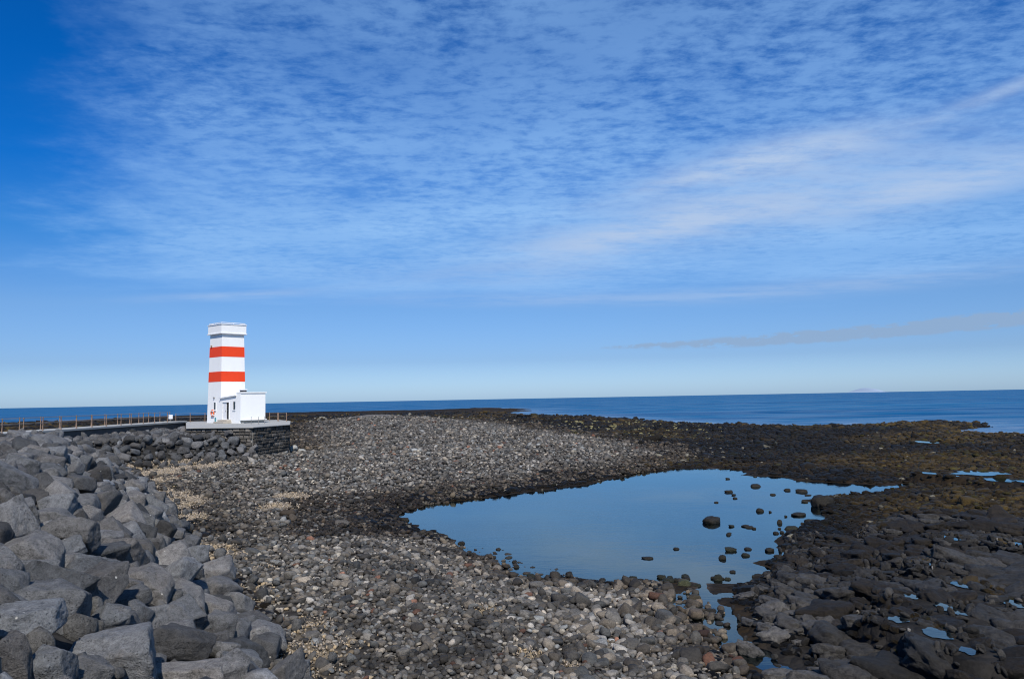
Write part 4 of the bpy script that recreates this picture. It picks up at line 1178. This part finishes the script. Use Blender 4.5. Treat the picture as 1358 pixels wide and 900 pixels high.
# annex: one long low room against the tower
AX0, AX1, AY0, AY1 = 1.45, 5.85, -1.56, 1.42
def wall_with(mb, x0, x1, y, zt, holes, t=0.22, z0=0.0):
    cuts = sorted(holes); x = x0
    for (a_, b_, c_, d_) in cuts:
        mb.box((x, y, z0), (a_, y + t, zt)); mb.box((a_, y, z0), (b_, y + t, c_)); mb.box((a_, y, d_), (b_, y + t, zt)); x = b_
    mb.box((x, y, z0), (x1, y + t, zt))
D = (2.02, 3.45, 0.42, 2.28); Wn = (4.34, 4.74, 1.5, 2.32)
ZP = 0.32
mb = MB(); wall_with(mb, AX0, 4.95, AY0, 2.86, [D, Wn], z0=0.0); mb.build('entrance_wall', M['white'], LH)
mb = MB(); mb.box((AX1 - 0.22, AY0, ZP), (AX1, AY1, 3.24)); mb.box((4.95, AY0, 0.0), (AX1 - 0.22, AY0 + 0.22, 3.24)); mb.box((AX0 + 0.1, AY1 - 0.22, ZP), (AX1 - 0.22, AY1, 3.1)); mb.build('annex_wall', M['white'], LH)
mb = MB(); mb.box((AX0, AY0 + 0.25, 0.0), (AX1 - 0.16, AY1 - 0.05, ZP)); mb.build('plinth', M['concrete'], LH)
mb = MB(); mb.box((AX1 + 0.002, AY0 + 0.35, ZP - 0.02), (AX1 + 0.14, AY1 + 0.1, ZP + 0.07)); mb.build('plinth_ledge', M['trim'], LH)
# roofs
mb = MB()
mb.add([(AX0, AY0 - 0.16, 2.70), (5.0, AY0 - 0.16, 2.96), (5.0, AY1, 3.0), (AX0, AY1, 2.95), (AX0, AY0 - 0.16, 2.83), (5.0, AY0 - 0.16, 3.08), (5.0, AY1, 3.14), (AX0, AY1, 3.1)],
       [(0, 3, 2, 1), (4, 5, 6, 7), (0, 1, 5, 4), (1, 2, 6, 5), (2, 3, 7, 6), (3, 0, 4, 7)])
mb.build('porch_roof', M['trim'], LH)
mb = MB(); mb.box((5.003, AY0 - 0.03, 3.243), (AX1 + 0.09, AY1 + 0.12, 3.36)); mb.build('annex_roof', M['white'], LH)
ch = MB(); ch.box((3.3, -0.2, 3.0), (3.8, 0.3, 3.62)); cho = ch.build('chimney', M['white'], LH)
ch = MB(); ch.box((3.22, -0.28, 3.62), (3.88, 0.38, 3.72)); ch.build('chimney_cap', M['trim'], cho)
ch = MB(); ch.box((3.28, -0.22, 3.42), (3.82, 0.32, 3.56)); ch.build('vent_slot', M['dark'], cho)
# doorway: near-black panel stands in for the room's shade, one white leaf open
mb = MB(); mb.box((2.0, AY0 + 0.9, 0.4), (3.5, AY0 + 1.0, 2.3)); mb.build('doorway_shade_panel', M['dark'], LH)
dr = empty('door', (2.06, AY0 + 0.05, 0.42)); dr.parent = LH
mb = MB(); mb.box((0.0, 0.0, 0.0), (0.72, 0.06, 1.86)); lf = mb.build('door_leaf', M['trim'], dr)
mb = MB(); mb.box((0.62, -0.06, 0.85), (0.66, 0.0, 1.0)); mb.build('handle', M['galv'], dr)
mb = MB(); mb.box((1.95, AY0 - 0.04, 0.42), (2.02, AY0 + 0.02, 2.35)); mb.box((3.45, AY0 - 0.04, 0.42), (3.52, AY0 + 0.02, 2.35)); mb.box((2.02, AY0 - 0.04, 2.28), (3.45, AY0 + 0.02, 2.35)); mb.build('door_frame', M['trim'], LH)
window(LH, Wn[0], Wn[1], Wn[2], Wn[3], AY0 + 0.05)
for k in range(2):
    mb = MB(); mb.box((1.9 - 0.1 * (1 - k), AY0 - 0.95 + 0.42 * k, 0.002 + 0.19 * k), (3.9 + 0.1 * (1 - k), AY0 - 0.002, 0.19 + 0.19 * k)); mb.build('step', M['step'], LH, bevel=0.02)
# lifebuoy hanging on the tower
def torus_obj(name, R0, r0, mat, parent):
    bm = bmesh.new(); n1, n2 = 28, 10
    vs = [[bm.verts.new(((R0 + r0 * math.cos(b)) * math.cos(a), r0 * math.sin(b) * 0.8, (R0 + r0 * math.cos(b)) * math.sin(a))) for b in [2 * math.pi * j / n2 for j in range(n2)]] for a in [2 * math.pi * i / n1 for i in range(n1)]]
    for i in range(n1):
        for j in range(n2): bm.faces.new((vs[i][j], vs[(i + 1) % n1][j], vs[(i + 1) % n1][(j + 1) % n2], vs[i][(j + 1) % n2])).smooth = True
    me = bpy.data.meshes.new(name); bm.to_mesh(me); bm.free(); me.materials.append(mat)
    return link(bpy.data.objects.new(name, me), parent)
rz = R(-41.2)
lx, ly = -0.10, -hw(1.05) - 0.13
lb = empty('lifebuoy', (LX + lx * math.cos(rz) - ly * math.sin(rz), LY + lx * math.sin(rz) + ly * math.cos(rz), PLAT_Z + 1.12), rz)
tag(lb, 'orange lifebuoy ring hanging on the left wall of the tower', 'lifebuoy')
torus_obj('ring', 0.30, 0.085, M['buoy'], lb)
mb = MB()
for k in range(4):
    a_ = math.pi / 4 + k * math.pi / 2
    mb.box((0.30 * math.cos(a_) - 0.10, -0.10, 0.30 * math.sin(a_) - 0.05), (0.30 * math.cos(a_) + 0.10, 0.10, 0.30 * math.sin(a_) + 0.05))
mb.build('grip_band', M['trim'], lb)

# ------------------------------------------------------------------ snow mountain far across the bay
D_ = 30000.0
base = ray(1148, 519.5); cxm, cym = base[0] / base[1] * D_, D_
prof = [(-1, 0), (-0.8, .05), (-.55, .14), (-.38, .3), (-.22, .7), (-.1, .85), (0, 1), (.1, .82), (.22, .86), (.36, .45), (.55, .2), (.8, .07), (1, 0)]
vs, fs = [], []
for j, s in enumerate((0, 1)):
    pass
Wm, Hm = 700.0, 190.0
rows = 9
for j in range(rows):
    v = -1 + 2 * j / (rows - 1); f_ = math.cos(v * math.pi / 2) ** 0.8 if abs(v) < 1 else 0
    for i, (u_, h_) in enumerate(prof):
        vs.append((cxm + u_ * Wm * (0.6 + 0.4 * f_), cym + v * 1400, -10 + Hm * h_ * f_ * (1 + 0.15 * mnoise.noise(Vector((i * 1.3, j * 1.7, 0))))))
np_ = len(prof)
for j in range(rows - 1):
    for i in range(np_ - 1): fs.append((j * np_ + i, j * np_ + i + 1, (j + 1) * np_ + i + 1, (j + 1) * np_ + i))
me = bpy.data.meshes.new('distant_mountain'); me.from_pydata(vs, [], fs); me.materials.append(M['snow'])
me.polygons.foreach_set('use_smooth', [True] * len(me.polygons))
mo = link(bpy.data.objects.new('distant_mountain', me)); tag(mo, 'faint snow-capped mountain on the far horizon', kind='structure')
print('mass tris', tri)
open('/tmp/tri.txt','w').write(str(tri)) if False else None
